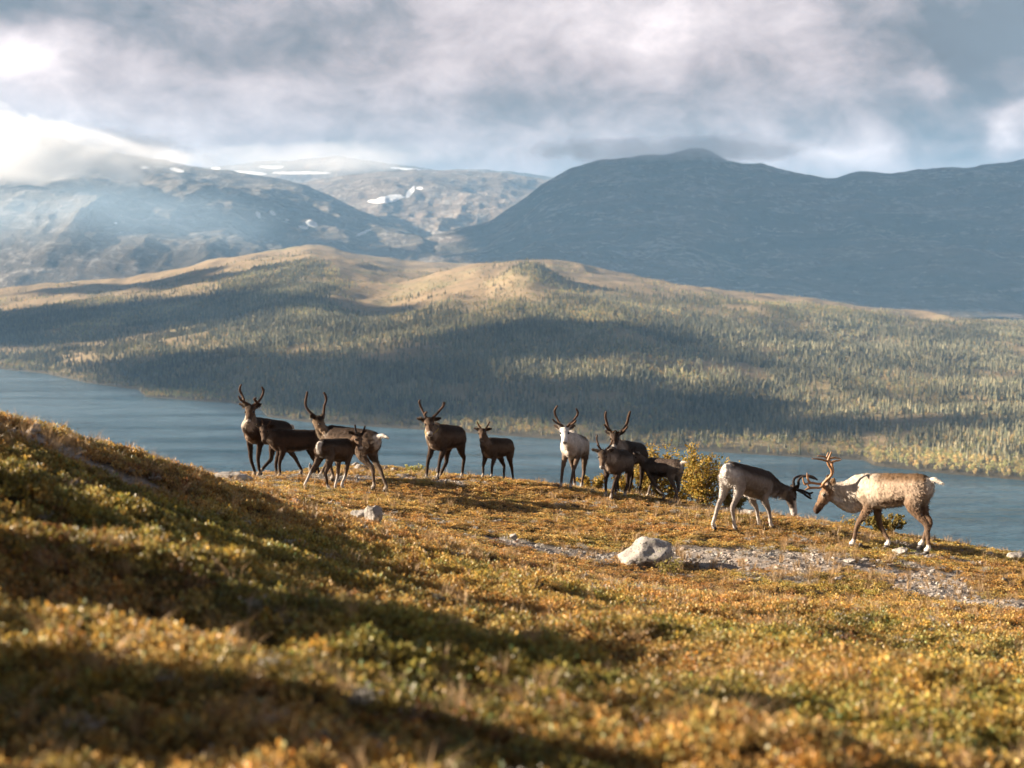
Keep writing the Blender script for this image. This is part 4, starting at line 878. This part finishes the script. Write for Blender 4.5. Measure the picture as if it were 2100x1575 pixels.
def birch_mesh(seed, hgt=5.5, rad=1.5, n=120):
    r = random.Random(seed); v, f = [], []; lob = [(r.uniform(-.6, .6) * rad, r.uniform(-.6, .6) * rad, hgt * r.uniform(.4, .85), r.uniform(.5, .9) * rad) for _ in range(6)]
    for k in range(n):
        cx, cy, cz, cr = r.choice(lob); d = np.array([r.gauss(0, 1) for _ in range(3)]); d /= np.linalg.norm(d); p = np.array([cx, cy, cz]) + d * cr * r.uniform(.5, 1)
        a = np.array([r.gauss(0, 1) for _ in range(3)]); a /= np.linalg.norm(a); b = np.cross(a, d); s = r.uniform(.16, .34)
        i = len(v); v += [tuple(p - a * s), tuple(p + b * s), tuple(p + a * s), tuple(p - b * s)]; f.append((i, i + 1, i + 2, i + 3))
    return v, f
def trunk_mesh(hgt, r0, bend=0.15):
    v, f = [], []
    for k in range(4):
        z = hgt * k / 3; r = r0 * (1 - .75 * k / 3)
        for q in range(5): a = 2 * math.pi * q / 5; v.append((bend * math.sin(k) + r * math.cos(a), r * math.sin(a), z))
    for k in range(3):
        for q in range(5): f.append((k * 5 + q, k * 5 + (q + 1) % 5, k * 5 + 5 + (q + 1) % 5, k * 5 + 5 + q))
    return v, f
def join(parts):
    v, f = [], []
    for a, b in parts: k = len(v); v += list(a); f += [tuple(i + k for i in q) for q in b]
    return v, f
def build_forest():
    mi = mat_tree('tree_far', 'instancer'); mo = mat_tree('tree_near', 'object'); bark = mat_plain('bark_pale', (.22, .19, .16), .9, .1)
    con = [conifer_mesh(k, 8.0, r) for k, r in ((1, 1.15), (2, 1.4), (3, 1.0), (4, 1.6))]; bir = [birch_mesh(k, 5.5, 1.5) for k in (5, 6, 7)]
    protos = [mesh_obj('p', *c, mi, smooth=False, link=False) for c in con] + [mesh_obj('p', *join([b, trunk_mesh(3.5, .1)]), mi, smooth=False, link=False) for b in bir]
    n = 330000
    px = rng.uniform(-120, 2220, n); Y = np.sqrt(rng.uniform(1000 ** 2, 3800 ** 2, n)); keep = Y > shoreY(px); px, Y = px[keep], Y[keep]
    d = forest_density(px, Y); d = np.maximum(d, .16 * sstep(fbm((px - 1050) / F * Y / 90, Y / 110, oct=3, seed=88), -.3, .8) * (Y > shoreY(px) + 9)); keep = rng.uniform(0, 1, len(px)) < np.clip(d, 0, 1) * 0.95; px, Y = px[keep], Y[keep]
    zz = hill_pz(px, Y); X = (px - 1050) / F * Y
    # leave out what lies behind the crest
    slope = (hill_pz(px, Y + 15) - hill_pz(px, Y - 15)) / 30; vis = slope > (zz + 9 - CZ) / Y - 0.02
    vis &= zz > LAKE + 0.4
    px, Y, X, zz = px[vis], Y[vis], X[vis], zz[vis]; n = len(px); t = hill_t(px, Y)
    mixn = fbm(X / 150, Y / 170, oct=3, seed=77)
    shore = 1 - sstep(Y - shoreY(px), 25, 110)
    pb = np.clip(0.10 + 0.35 * sstep(mixn, .1, .7) + .55 * shore + .5 * sstep(t, treeline(px) - .25, treeline(px)), 0, .9)
    isb = rng.uniform(0, 1, n) < pb; idx = np.where(isb, 4 + rng.integers(0, 3, n), rng.integers(0, 4, n))
    sc = np.where(isb, rng.uniform(.65, 1.2, n), rng.uniform(.42, 1.4, n)) * (1 - .35 * sstep(t, .6, 1.1)); wd = rng.uniform(.85, 1.2, n)
    u = rng.uniform(0, 1, (n, 1))
    ccon = np.array([0.109, 0.120, 0.071]) * (1 - u) + np.array([0.284, 0.252, 0.138]) * u
    cb = np.array([0.342, 0.294, 0.114]) * (1 - u) + np.array([0.455, 0.314, 0.123]) * u; gn = rng.uniform(0, 1, (n, 1)) < .45; cb = np.where(gn, np.array([0.266, 0.266, 0.105]) * (1 + .3 * (u - .5)), cb)
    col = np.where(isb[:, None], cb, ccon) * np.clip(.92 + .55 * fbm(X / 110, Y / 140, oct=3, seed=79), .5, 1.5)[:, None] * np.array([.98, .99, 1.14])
    order = np.argsort(Y + np.where((px > 0) & (px < 2100), 0, 1e5)); near = order[:300]; far = np.ones(n, bool); far[near] = False
    print('forest trees', n)
    scatter('forest', np.stack([X, Y, zz - .2], 1)[far], idx[far], np.stack([np.zeros(n), np.zeros(n), rng.uniform(0, 6.28, n)], 1)[far], (np.stack([wd, wd, np.ones(n)], 1) * sc[:, None])[far], col[far], protos,
            'mixed woods of dark conifers and yellowing birches covering the hill across the lake', 'forest')
    mc = [mesh_obj('crown', *c, mo, smooth=False, link=False).data for c in con + bir]
    mt = [mesh_obj('trunk', *trunk_mesh(h, r), bark, smooth=False, link=False).data for h, r in ((3.5, .14), (3.0, .10))]
    for i in near:
        b = isb[i]; e = empty('birch_tree' if b else 'conifer_tree', (X[i], Y[i], zz[i] - .2)); e.rotation_euler = (0, 0, rng.uniform(0, 6.28)); e.scale = (wd[i] * sc[i], wd[i] * sc[i], sc[i])
        c = bpy.data.objects.new('crown', mc[idx[i]]); COL.objects.link(c); c.parent = e; c.color = tuple(col[i]) + (1,)
        q = bpy.data.objects.new('trunk', mt[1 if b else 0]); COL.objects.link(q); q.parent = e
        if b: tag(e, 'small yellow-green birch at the water edge of the far right shore', 'birch tree', 'birches along the far right shore')
        else: tag(e, 'narrow dark conifer near the water of the far right shore', 'conifer', 'conifers along the far right shore')
build_forest()

# ------------------------------------------------------------------ rocks
def mat_rock(name, a, b, lich):
    m, t, out = material(name); pos = t.new('ShaderNodeTexCoord').outputs['Object']
    n = t.noise(pos, 5, 7, 0.65); n2 = t.noise(pos, 22, 5, 0.7); n3 = t.noise(t.vec(pos, (1, 1, 2)), 9, 4, 0.6, 1.0)
    c = t.ramp(n, [(.3, a), (.65, b)]); c = t.mix(t.smooth(n2, .56, .64), c, tuple(x * .22 for x in a)); c = t.mix(t.math('MULTIPLY', t.smooth(n3, .55, .68), lich), c, (.30, .31, .20))
    principled(t, out, c, .9, .2, bump(t, t.math('ADD', n, n2), .8, .03)); return m
ROCK_P = mat_rock('rock_pale', (.17, .155, .145), (.38, .355, .33), .55); ROCK_D = mat_rock('rock_dark', (0.0576, 0.054, 0.0504), (0.144, 0.1296, 0.1152), .6)
def rock(px, py, wpx, hpx, label, mat=None, seed=1, Y=None, flat=1.0, group=None, name='rock', detail=4, sink=.25, depth=.8):
    p = hit(px, py) if Y is None else P(px, py, Y); p[2] = gz(p[0], p[1]); s = p[1] / F; w, hh = wpx * s / 2, hpx * s
    bm = bmesh.new(); bmesh.ops.create_icosphere(bm, subdivisions=detail, radius=1.0)
    co = np.array([v.co[:] for v in bm.verts]); rs = np.random.default_rng(seed)
    for _ in range(13):                                             # broken facets
        nrm = unit(rs.normal(size=3)); dd = rs.uniform(.5, .9); k = co @ nrm; co = co - np.maximum(k - dd, 0)[:, None] * nrm * .85
    o3 = seed * 3.7; nn = fbm(co[:, 0] * 1.5 + o3, co[:, 1] * 1.5, co[:, 2] * 1.5, oct=4, seed=seed)
    co = co * (1 + .24 * nn)[:, None]
    co[:, 0] *= w / np.abs(co[:, 0]).max(); co[:, 1] *= w * depth / np.abs(co[:, 1]).max(); co[:, 2] *= hh * .62 / co[:, 2].max()
    co[:, 2] = np.maximum(co[:, 2], -hh * .6)
    for v, c in zip(bm.verts, co): v.co = c
    me = bpy.data.meshes.new(name); bm.to_mesh(me); bm.free(); me.polygons.foreach_set('use_smooth', [True] * len(me.polygons)); me.materials.append(mat or ROCK_P)
    o = bpy.data.objects.new(name, me); COL.objects.link(o); o.location = (p[0], p[1], p[2] + hh * (.42 - sink * .4) + (.035 if p[1] < 17 else 0)); tag(o, label, 'rock', group); return o
rock(1325, 1152, 122, 64, 'largest rock, pale and lichen-spotted, lying alone by the gravel path', seed=6, sink=.55, depth=.9)
rock(478, 988, 84, 26, 'broad flat whitish rock on the blurred slope left of the herd', seed=8, Y=16.6)
rock(737, 1060, 46, 24, 'low pale rock joined beside the dark-sided stone on the slope', seed=9, Y=14.8, sink=.6)
rock(767, 1066, 42, 44, 'grey stone with a black shadowed side below the calf', seed=10, Y=14.6, sink=.6)
rock(72, 872, 26, 14, 'pale flat stone on the left skyline', seed=11, Y=11.9); rock(64, 884, 22, 12, 'pale stone just below the left skyline stone', seed=12, Y=11.4)
rock(233, 908, 16, 7, 'whitish stone on the skyline left of the tilted slab', seed=13, Y=13.3); rock(262, 915, 22, 10, 'tilted white slab on the skyline above the left slope', seed=14, Y=13.6)
rock(292, 924, 10, 5, 'tiny pale stone on the skyline just right of the white slab', seed=15, Y=14.0, detail=3); rock(318, 931, 18, 7, 'low grey stone on the skyline midway to the lone block', seed=16, Y=14.3)
rock(365, 944, 12, 5, 'small flat stone sunk in the skyline turf', seed=17, Y=15.0, detail=3); rock(411, 951, 15, 9, 'small white block alone on the skyline left of the herd', seed=18, Y=15.5)
rock(637, 962, 16, 22, 'upright pale block at the edge behind the leftmost legs', seed=19, Y=26.8); rock(605, 970, 12, 8, 'small white stone at the edge by the dark young reindeer', seed=20, Y=26.4, detail=3)
rock(728, 949, 17, 9, 'pale boulder on the far edge seen under the belly', seed=21, Y=28.0); rock(735, 958, 22, 11, 'rounded pinkish stone just below the far edge', seed=22, Y=27.2)
rock(755, 951, 13, 6, 'low white stone right of the far-edge boulder', seed=29, Y=28.0, detail=3)
rock(792, 959, 9, 8, 'small white stone behind the hind legs of the tall-antlered reindeer', seed=23, Y=27.6, detail=3); rock(807, 961, 18, 9, 'rounded white stone left of the green dwarf willow', seed=24, Y=27.4); rock(825, 964, 12, 6, 'dark little stone beside the green dwarf willow', ROCK_D, seed=25, Y=27.2, detail=3)
rock(607, 1028, 22, 16, 'blurred grey stone in the turf below the front calf', seed=26, Y=14.9)
rock(1054, 1106, 18, 13, 'white stone at the left end of the gravel path', seed=27)
rock(1686, 1077, 22, 13, 'dark mossy stone on the brow between the sparring pair', ROCK_D, seed=28, Y=21.8)
rock(1766, 1122, 10, 9, 'black stone between the front hooves of the bull', ROCK_D, seed=30, detail=3); rock(1795, 1127, 20, 5, 'flat grey stone between the front hooves of the bull', seed=31, detail=3)
rock(1850, 1136, 38, 13, 'flat bright white stone under the belly of the bull', seed=32); rock(1648, 1112, 22, 8, 'small pale stone half sunk in turf left of the bull', seed=33)
rock(2086, 1152, 42, 16, 'white stone on the brow at the right edge of the picture', seed=34, Y=20.0); rock(2030, 1145, 16, 8, 'grey stone on the brow near the right edge', seed=35, Y=20.2, detail=3)
rock(1742, 1152, 28, 7, 'flat pale slab along the gravel path below the bull', seed=36); rock(1720, 1195, 18, 7, 'small white stone in the turf below the gravel path', seed=37)
rock(1968, 1224, 16, 9, 'round pale stone in the right-hand gravel strip', seed=38); rock(1912, 1174, 13, 7, 'small grey stone at the head of the right-hand gravel strip', seed=39, detail=3); rock(2058, 1191, 10, 7, 'small white stone in the turf near the right edge', seed=40, detail=3)
rock(1490, 1048, 46, 12, 'long low pale rock at the edge behind the grey reindeer legs', seed=41, Y=24.0); rock(1535, 1052, 44, 12, 'flat grey rock at the edge under the grey reindeer', seed=42, Y=23.4)
rock(70, 903, 44, 14, 'whitish blurred rock slab below the left skyline stones', seed=43, Y=10.6); rock(148, 952, 34, 12, 'whitish blurred stone on the left slope', seed=44, Y=9.6)

# ------------------------------------------------------------------ shrubs
def mat_leaf(name, trans=.4, attr_type='GEOMETRY'):
    m, t, out = material(name); c = t.new('ShaderNodeAttribute', attribute_name='col').outputs['Color']
    d = principled(t, None, c, .6, .25); tr = t.new('ShaderNodeBsdfTranslucent', ins={'Color': c})
    mx = t.new('ShaderNodeMixShader', ins={0: trans, 1: d.outputs[0], 2: tr.outputs[0]}); t.l.new(mx.outputs[0], out.inputs['Surface']); return m
LEAF = mat_leaf('birch_leaf'); TWIG = mat_plain('birch_bark', (.16, .12, .10), .9, .1, 20, .5)
def leaf_quads(P0, D, S, seed, asp=.7):
    """folded rhombic leaves at P0, pointing along D, length S"""
    r = np.random.default_rng(seed); n = len(P0); nn = r.normal(size=(n, 3)); side = np.cross(D, nn); side /= np.linalg.norm(side, axis=1)[:, None] + 1e-9; up = np.cross(side, D)
    S = S[:, None]; v = np.stack([P0, P0 + D * S * .5 + side * S * asp * .5 + up * S * .10, P0 + D * S, P0 + D * S * .5 - side * S * asp * .5 + up * S * .10], 1).reshape(-1, 3)
    b = np.arange(n) * 4; f = np.concatenate([np.stack([b, b + 1, b + 2], 1), np.stack([b, b + 2, b + 3], 1)]); return v, f
def shrub(name, px, top, w, base, Y, cols, label, nst, nleaf, leaf, seed, fill=1.0, cat='shrub'):
    """stems fan out from one base; leaves sit along the outer twigs"""
    r = np.random.default_rng(seed); bp = P(px, base, Y); bp[2] = gz(bp[0], bp[1]) - .03
    H = P(px, top, Y)[2] - bp[2]; Wd = w * Y / F / 2
    e = empty(name, tuple(bp)); tag(e, label, cat); B = Builder(); tips = []
    for k in range(nst):
        a = 2 * math.pi * (k + r.uniform(-.3, .3)) / nst; rr = Wd * r.uniform(.35, 1.0) ** .7; hh = H * (1 - .38 * (rr / Wd) ** 2) * r.uniform(.78, .97)
        end = np.array([rr * math.cos(a), rr * math.sin(a) * .8, hh]); m1 = end * np.array([.35, .35, .40]) + r.normal(size=3) * .03 * H; m2 = end * np.array([.75, .75, .72]) + r.normal(size=3) * .04 * H
        B.tube([r.normal(size=3) * .02, m1, m2, end], [.016 * H, .011 * H, .007 * H, .003 * H], np.array([.3, 1, .2]), 5, 3); pth = catmull(np.array([[0, 0, 0], m1, m2, end]), 6)
        for q in range(9):
            i = r.integers(5, len(pth)); d = unit(r.normal(size=3) + np.array([math.cos(a), math.sin(a), .8]) * .9); L_ = H * r.uniform(.10, .24); t_ = pth[i] + d * L_
            B.tube([pth[i], pth[i] + d * L_ * .5 + r.normal(size=3) * .01, t_], [.004 * H, .003 * H, .0015 * H], np.array([.3, 1, .2]), 4, 2); tips.append((pth[i], t_))
    mesh_obj('stem', B.v, B.f, TWIG, e)
    T = np.array(tips); k = r.integers(0, len(T), nleaf); u = r.uniform(.1, 1.1, nleaf)[:, None]; p0 = T[k, 0] * (1 - u) + T[k, 1] * u + r.normal(size=(nleaf, 3)) * .035 * H * fill
    D = r.normal(size=(nleaf, 3)) + unit_rows(T[k, 1] - T[k, 0]) * .6 + np.array([0, 0, -.2]); D /= np.linalg.norm(D, axis=1)[:, None]
    v, f = leaf_quads(p0, D, r.uniform(.7, 1.3, nleaf) * leaf, seed); o = mesh_obj('crown', v, f, LEAF, e, smooth=False)
    cu = r.uniform(0, 1, (nleaf, 1)); ci = r.integers(0, len(cols) - 1, nleaf) if len(cols) > 2 else np.zeros(nleaf, int); ca = np.array(cols); cl = ca[ci] * (1 - cu) + ca[ci + 1] * cu
    color_attr(o.data, 'col', np.repeat(cl, 4, 0)); return e
GOLD = [(0.3312, 0.1944, 0.0324), (0.4176, 0.2592, 0.0504), (0.2736, 0.216, 0.0432), (0.18, 0.1584, 0.036)]; GREENY = [(0.144, 0.1296, 0.0324), (0.2304, 0.18, 0.0432), (0.2736, 0.18, 0.0504), (0.108, 0.108, 0.0324)]
shrub('birch_shrub', 1437, 908, 92, 1042, 27.0, GOLD, 'tall golden dwarf birch right of the grey-brown calf', 11, 5200, .048, 1)
shrub('birch_shrub', 1342, 900, 74, 1030, 27.6, GOLD, 'golden dwarf birch rising behind the back of the calf', 9, 3200, .048, 2)
shrub('birch_shrub', 1216, 970, 66, 1010, 27.0, GOLD, 'low golden dwarf birch between the white-faced and the grey-chested reindeer', 8, 1500, .046, 3)
shrub('birch_shrub', 1300, 962, 90, 1030, 27.2, GOLD, 'golden dwarf birch seen between the legs of the right-hand trio', 9, 2400, .046, 4)
shrub('birch_shrub', 1385, 985, 80, 1040, 27.4, GOLD, 'low golden dwarf birch behind the hind legs of the calf', 8, 1800, .046, 10)
shrub('birch_shrub', 1500, 1000, 56, 1058, 24.2, GREENY, 'dull green dwarf birch behind the hind legs of the grey reindeer', 8, 1500, .044, 5)
shrub('birch_shrub', 1812, 1050, 84, 1112, 22.0, GREENY, 'rounded olive dwarf birch between the legs of the bull', 10, 3000, .040, 6)
shrub('birch_shrub', 1742, 1048, 40, 1092, 22.3, GOLD, 'wispy yellow dwarf birch under the chest of the bull', 5, 260, .028, 7, 1.4)
shrub('dwarf_willow', 852, 950, 46, 976, 27.4, [(.36, .33, .08), (.46, .42, .16), (.26, .26, .06)], 'small bright green-yellow dwarf willow on the brow left of the corded reindeer', 9, 520, .032, 8)
shrub('dwarf_willow', 1375, 1138, 70, 1168, 16.8, [(.17, .15, .035), (.30, .24, .06), (.12, .12, .03)], 'olive dwarf shrub creeping against the foot of the largest rock', 8, 420, .028, 9)

# ------------------------------------------------------------------ ground cover: crowberry, dwarf birch, lichen, grass
def mat_cover(name, trans):
    m, t, out = material(name); c = t.new('ShaderNodeAttribute', attribute_type='INSTANCER', attribute_name='col').outputs['Color']
    l = t.new('ShaderNodeAttribute', attribute_name='leafc').outputs['Color']; c = t.mix(1.0, c, l, 'MULTIPLY')
    d = principled(t, None, c, .42, .35); tr = t.new('ShaderNodeBsdfTranslucent', ins={'Color': c})
    mx = t.new('ShaderNodeMixShader', ins={0: trans, 1: d.outputs[0], 2: tr.outputs[0]}); t.l.new(mx.outputs[0], out.inputs['Surface']); return m
COVER = mat_cover('cover_leaf', .35)
def sprig_proto(seed, nleaf, rad, hgt, leaf, asp, upright):
    r = np.random.default_rng(seed); a = r.uniform(0, 6.283, nleaf); q = np.sqrt(r.uniform(0, 1, nleaf)) * rad; hz = hgt * (1 - (q / rad) ** 2 * .6) * r.uniform(.25, 1.0, nleaf) ** .6
    p0 = np.stack([q * np.cos(a), q * np.sin(a), hz], 1); D = r.normal(size=(nleaf, 3)) * .7 + np.stack([np.cos(a), np.sin(a), np.full(nleaf, upright)], 1) * .6; D = unit_rows(D)
    v, f = leaf_quads(p0, D, leaf * r.uniform(.7, 1.3, nleaf), seed, asp)
    c = np.repeat(np.array([1, 1, 1]) * r.uniform(.55, 1.35, (nleaf, 1)) * (1 + np.array([.12, -.02, -.2]) * r.normal(size=(nleaf, 1))), 4, 0)
    sv, sf = [], []                                                    # a few woody stems
    for k in range(5):
        aa = r.uniform(0, 6.28); e = np.array([rad * .6 * math.cos(aa), rad * .6 * math.sin(aa), hgt * .85]); w = .0018; b = len(sv)
        sv += [(-w, 0, 0), (w, 0, 0), tuple(e + [w, 0, 0]), tuple(e - [w, 0, 0])]; sf.append((b, b + 1, b + 2, b + 3))
    k = len(v); vv = list(map(tuple, v)) + sv; ff = [tuple(x) for x in f] + [tuple(i + k for i in x) for x in sf]
    o = mesh_obj('p', vv, ff, COVER, smooth=False, link=False); color_attr(o.data, 'leafc', np.concatenate([c, np.tile([[.35, .25, .2]], (len(sv), 1))])); return o
def grass_proto(seed, n, hgt):
    r = np.random.default_rng(seed); v, f = [], []
    for k in range(n):
        a = r.uniform(0, 6.28); d = np.array([math.cos(a), math.sin(a), 0]); b = d * r.uniform(0, .03); L_ = hgt * r.uniform(.5, 1.1); lean = r.uniform(.1, .6); sd = np.array([-d[1], d[0], 0]) * .0016; i = len(v)
        m_ = b + d * lean * L_ * .35 + np.array([0, 0, L_ * .6]); t_ = b + d * lean * L_ + np.array([.25 * L_, 0, L_ * .9])
        v += [tuple(b - sd), tuple(b + sd), tuple(m_ + sd), tuple(m_ - sd), tuple(t_)]; f += [(i, i + 1, i + 2, i + 3), (i + 3, i + 2, i + 4)]
    o = mesh_obj('p', v, f, COVER, smooth=False, link=False); color_attr(o.data, 'leafc', np.repeat(r.uniform(.7, 1.3, (n, 1)) * np.ones((1, 3)), 5, 0)); return o
def lichen_proto(seed):
    r = np.random.default_rng(seed); n = 60; p0 = np.stack([r.normal(size=n) * .022, r.normal(size=n) * .022, np.abs(r.normal(size=n)) * .012], 1); D = unit_rows(r.normal(size=(n, 3)) + np.array([0, 0, .8]))
    v, f = leaf_quads(p0, D, r.uniform(.008, .016, n), seed, .8); o = mesh_obj('p', v, f, COVER, smooth=False, link=False); color_attr(o.data, 'leafc', np.repeat(r.uniform(.7, 1.2, (n, 1)) * np.ones((1, 3)), 4, 0)); return o
def stone_proto(seed):
    r = np.random.default_rng(seed); bm = bmesh.new(); bmesh.ops.create_icosphere(bm, subdivisions=1, radius=.02)
    for v in bm.verts: v.co = Vector(np.array(v.co) * r.uniform(.7, 1.2) * np.array([1.2, 1, .6]))
    me = bpy.data.meshes.new('p'); bm.to_mesh(me); bm.free(); me.materials.append(COVER_STONE); o = bpy.data.objects.new('p', me); return o
def mat_cover_stone():
    m, t, out = material('gravel_stone'); c = t.new('ShaderNodeAttribute', attribute_type='INSTANCER', attribute_name='col').outputs['Color']; principled(t, out, c, .9, .15); return m
COVER_STONE = mat_cover_stone()
def sample_ground(n, y0, y1, margin=1.25):
    Y = np.sqrt(rng.uniform(y0 ** 2, y1 ** 2, n)); X = rng.uniform(-.36 * margin, .36 * margin, n) * Y + rng.uniform(-.6, .6, n); return X, Y
def build_cover():
    # rows: leafy sprigs, fine-leaved cushions
    leafy = [sprig_proto(400 + k, 54, .058, .062, .0145, .8, .9) for k in range(4)]; fine = [sprig_proto(420 + k, 80, .055, .040, .0095, .5, .8) for k in range(4)]
    zones = [(3.0, 5.2, 640), (5.2, 7.5, 580), (7.5, 11, 480), (11, 15, 380), (15, 20, 330), (20, 27, 280), (27, 34, 80)]
    XS, YS = [], []
    for a, b, dn in zones:
        n = int(.36 * 1.2 * (b * b - a * a) * dn); x, y = sample_ground(n, a, b, 1.2); XS.append(x); YS.append(y)
    X = np.concatenate(XS); Y = np.concatenate(YS); g = gravel_mask(X, Y); k = rng.uniform(0, 1, len(X)) > g * .93; X, Y, g = X[k], Y[k], g[k]; n = len(X); Zg = ground(X, Y)
    a1 = fbm(X * .55 + 4, Y * .8, oct=3, seed=500); a2 = fbm(X * 1.3, Y * 1.5, oct=3, seed=510); a3 = fbm(X * .8 - 7, Y * 1.0, oct=3, seed=520); a4 = fbm(X * 2.5, Y * 2.5, oct=2, seed=530); nearw = 1 - sstep(Y, 8, 15)
    pal = np.array([(.50, .335, .10), (.41, .22, .072), (.32, .265, .052), (.065, .07, .016), (.26, .095, .036), (.17, .026, .022), (.46, .33, .18)])
    w = np.stack([.95 + .5 * a2 - .1 * nearw, .52 + .9 * a1 - .40 * nearw, .22 + .58 * nearw - .5 * a1 + .4 * a3, .08 + .72 * nearw + .4 * a3 - .3 * a2, .32 + .8 * a2 - .30 * nearw, -.42 + .8 * a3 - .5 * a2 + .1 * nearw + .75 * np.exp(-((X + 2.3) / 1.1) ** 2 - ((Y - 7.4) / .8) ** 2), -.05 + .4 * a4], 1)
    w = np.clip(w, 0.01, None) ** 2.2; w /= w.sum(1, keepdims=True); c = (w.cumsum(1) > rng.uniform(0, 1, (n, 1))).argmax(1); col = pal[c] * .5 + (w @ pal) * .5
    col = col * rng.uniform(.7, 1.3, (n, 1)) * (1 + np.array([.08, 0, -.1]) * rng.normal(size=(n, 1)))
    fi = rng.uniform(0, 1, n) < np.clip(.45 + .5 * a4 - .1 * nearw, .1, .9); idx = np.where(fi, 4 + rng.integers(0, 4, n), rng.integers(0, 4, n))
    sc = rng.uniform(.75, 1.3, n) * (1 + .25 * sstep(Y, 14, 24)) * (1 - .35 * g); sz = sc * rng.uniform(.6, 1.45, n) * (1 - .52 * sstep(Y, 12, 18))
    rot = np.stack([rng.normal(0, .18, n), rng.normal(0, .18, n), rng.uniform(0, 6.28, n)], 1)
    print('sprigs', n)
    scatter('heath_cover', np.stack([X, Y, Zg - .012], 1), idx, rot, np.stack([sc, sc, sz], 1), np.clip(col, .004, .8), leafy + fine, 'low autumn heath of golden, rust and green dwarf shrubs covering the slope', 'heath')
    # grass
    n = 9000; X, Y = sample_ground(n, 3.6, 28); dn = fbm(X * .7 + 30, Y * .9, oct=3, seed=540); edge = np.exp(-((X + 3.6) / 1.4) ** 2 - ((Y - 12) / 2.2) ** 2); k = rng.uniform(0, 1, n) < np.clip(.16 + .8 * dn, .03, .8) + .8 * edge; X, Y = X[k], Y[k]; n = len(X)
    u = rng.uniform(0, 1, (n, 1)); col = np.array([0.286, 0.184, 0.082]) * (1 - u) + np.array([.37, .26, .15]) * u; sc = rng.uniform(.5, 1.1, n)
    scatter('grass', np.stack([X, Y, ground(X, Y) - .01], 1), rng.integers(0, 3, n), np.stack([rng.normal(0, .15, n), rng.normal(0, .15, n) + .1, rng.uniform(0, 6.28, n)], 1), np.stack([sc] * 3, 1), col, [grass_proto(600 + k, 26, .17) for k in range(3)], 'dry straw-coloured grass tufts standing among the heath', 'grass')
    # lichen
    n = 9000; X, Y = sample_ground(n, 3.6, 27); dn = fbm(X * .9 - 20, Y * 1.1, oct=3, seed=550); k = rng.uniform(0, 1, n) < np.clip(-.05 + .6 * dn, 0, .8); X, Y = X[k], Y[k]; n = len(X)
    col = np.array([0.313, 0.292, 0.258]) * rng.uniform(.7, 1.15, (n, 1)); sc = rng.uniform(.7, 1.5, n)
    scatter('lichen', np.stack([X, Y, ground(X, Y) + .025], 1), rng.integers(0, 2, n), np.stack([np.zeros(n), np.zeros(n), rng.uniform(0, 6.28, n)], 1), np.stack([sc] * 3, 1), col, [lichen_proto(700), lichen_proto(701)], 'pale grey lichen cushions scattered among the heath', 'lichen')
    # gravel
    n = 110000; X, Y = sample_ground(n, 8, 30); g = gravel_mask(X, Y); k = rng.uniform(0, 1, n) < g * .9; X, Y = X[k], Y[k]; n = len(X); print('gravel', n)
    col = np.array([0.299, 0.265, 0.235]) * rng.uniform(.45, 1.25, (n, 1)) * (1 + np.array([.06, 0, -.05]) * rng.normal(size=(n, 1))); sc = rng.uniform(.2, 1.0, n) ** 3 * 1.7 + .28
    scatter('gravel', np.stack([X, Y, ground(X, Y) - .018], 1), rng.integers(0, 3, n), np.stack([rng.normal(0, .3, n), rng.normal(0, .3, n), rng.uniform(0, 6.28, n)], 1), np.stack([sc] * 3, 1), np.clip(col, .02, .8), [stone_proto(800 + k) for k in range(3)], 'pale stony gravel of the bare patches and the path', 'gravel')
build_cover()

# ------------------------------------------------------------------ cloud lying on the mountain tops
def mist(px, py, Y, wpx, hpx, depth, dens, nscale, label, seed, lo=.46, hi=.66, col=(.98, .98, .99)):
    c = P(px, py, Y); rx, rz = wpx * Y / F, hpx * Y / F
    bm = bmesh.new(); bmesh.ops.create_icosphere(bm, subdivisions=4, radius=1.0)
    for v in bm.verts:
        q = np.array(v.co); k = 1 + .12 * float(fbm(np.array([q[0] * 2]), np.array([q[1] * 2]), np.array([q[2] * 2 + seed]), oct=2, seed=seed)[0]); v.co = Vector(q * k * np.array([rx, depth, rz]))
    me = bpy.data.meshes.new('cloud'); bm.to_mesh(me); bm.free(); me.polygons.foreach_set('use_smooth', [True] * len(me.polygons))
    m, t, out = material('cloud_vapour'); pos = t.new('ShaderNodeTexCoord').outputs['Object']
    un = t.vec(pos, (1 / rx, 1 / depth, 1 / rz)); ln = t.new('ShaderNodeVectorMath', operation='LENGTH', ins={0: un}).outputs['Value']
    off = t.new('ShaderNodeVectorMath', operation='ADD', ins={0: t.vec(pos, (1, 1, 1.5))}); off.inputs[1].default_value = (seed * 517.0, seed * 131.0, 0)
    n = t.noise(off.outputs[0], nscale, 4, .6, .4)
    fall = t.smooth(ln, 1.0, .25); d = t.smooth(t.math('ADD', n, t.math('MULTIPLY', t.math('SUBTRACT', fall, .5), .34)), lo, hi)
    d = t.math('MULTIPLY', t.math('MULTIPLY', d, t.smooth(ln, 1.0, .8)), dens)
    v = t.new('ShaderNodeVolumePrincipled', ins={'Density': d}); v.inputs['Color'].default_value = col + (1,); v.inputs['Anisotropy'].default_value = .2
    t.l.new(v.outputs[0], out.inputs['Volume']); me.materials.append(m)
    o = bpy.data.objects.new('cloud', me); COL.objects.link(o); o.location = tuple(c); tag(o, label, 'cloud')
mist(90, 305, 6200, 430, 125, 420, .0055, .0026, 'white cloud bank spilling over the left mountain', 3)
mist(1370, 308, 6900, 420, 46, 420, .0030, .003, 'thin grey cloud cap on the summit of the right mountain', 5)
mist(620, 325, 9900, 440, 52, 700, .0006, .0022, 'low cloud covering the far snowy range', 7)
mist(120, 440, 5400, 520, 160, 500, .0009, .0010, 'thin blue-white veil hanging in front of the left mountain', 9, .36, .7, (.55, .74, .96))
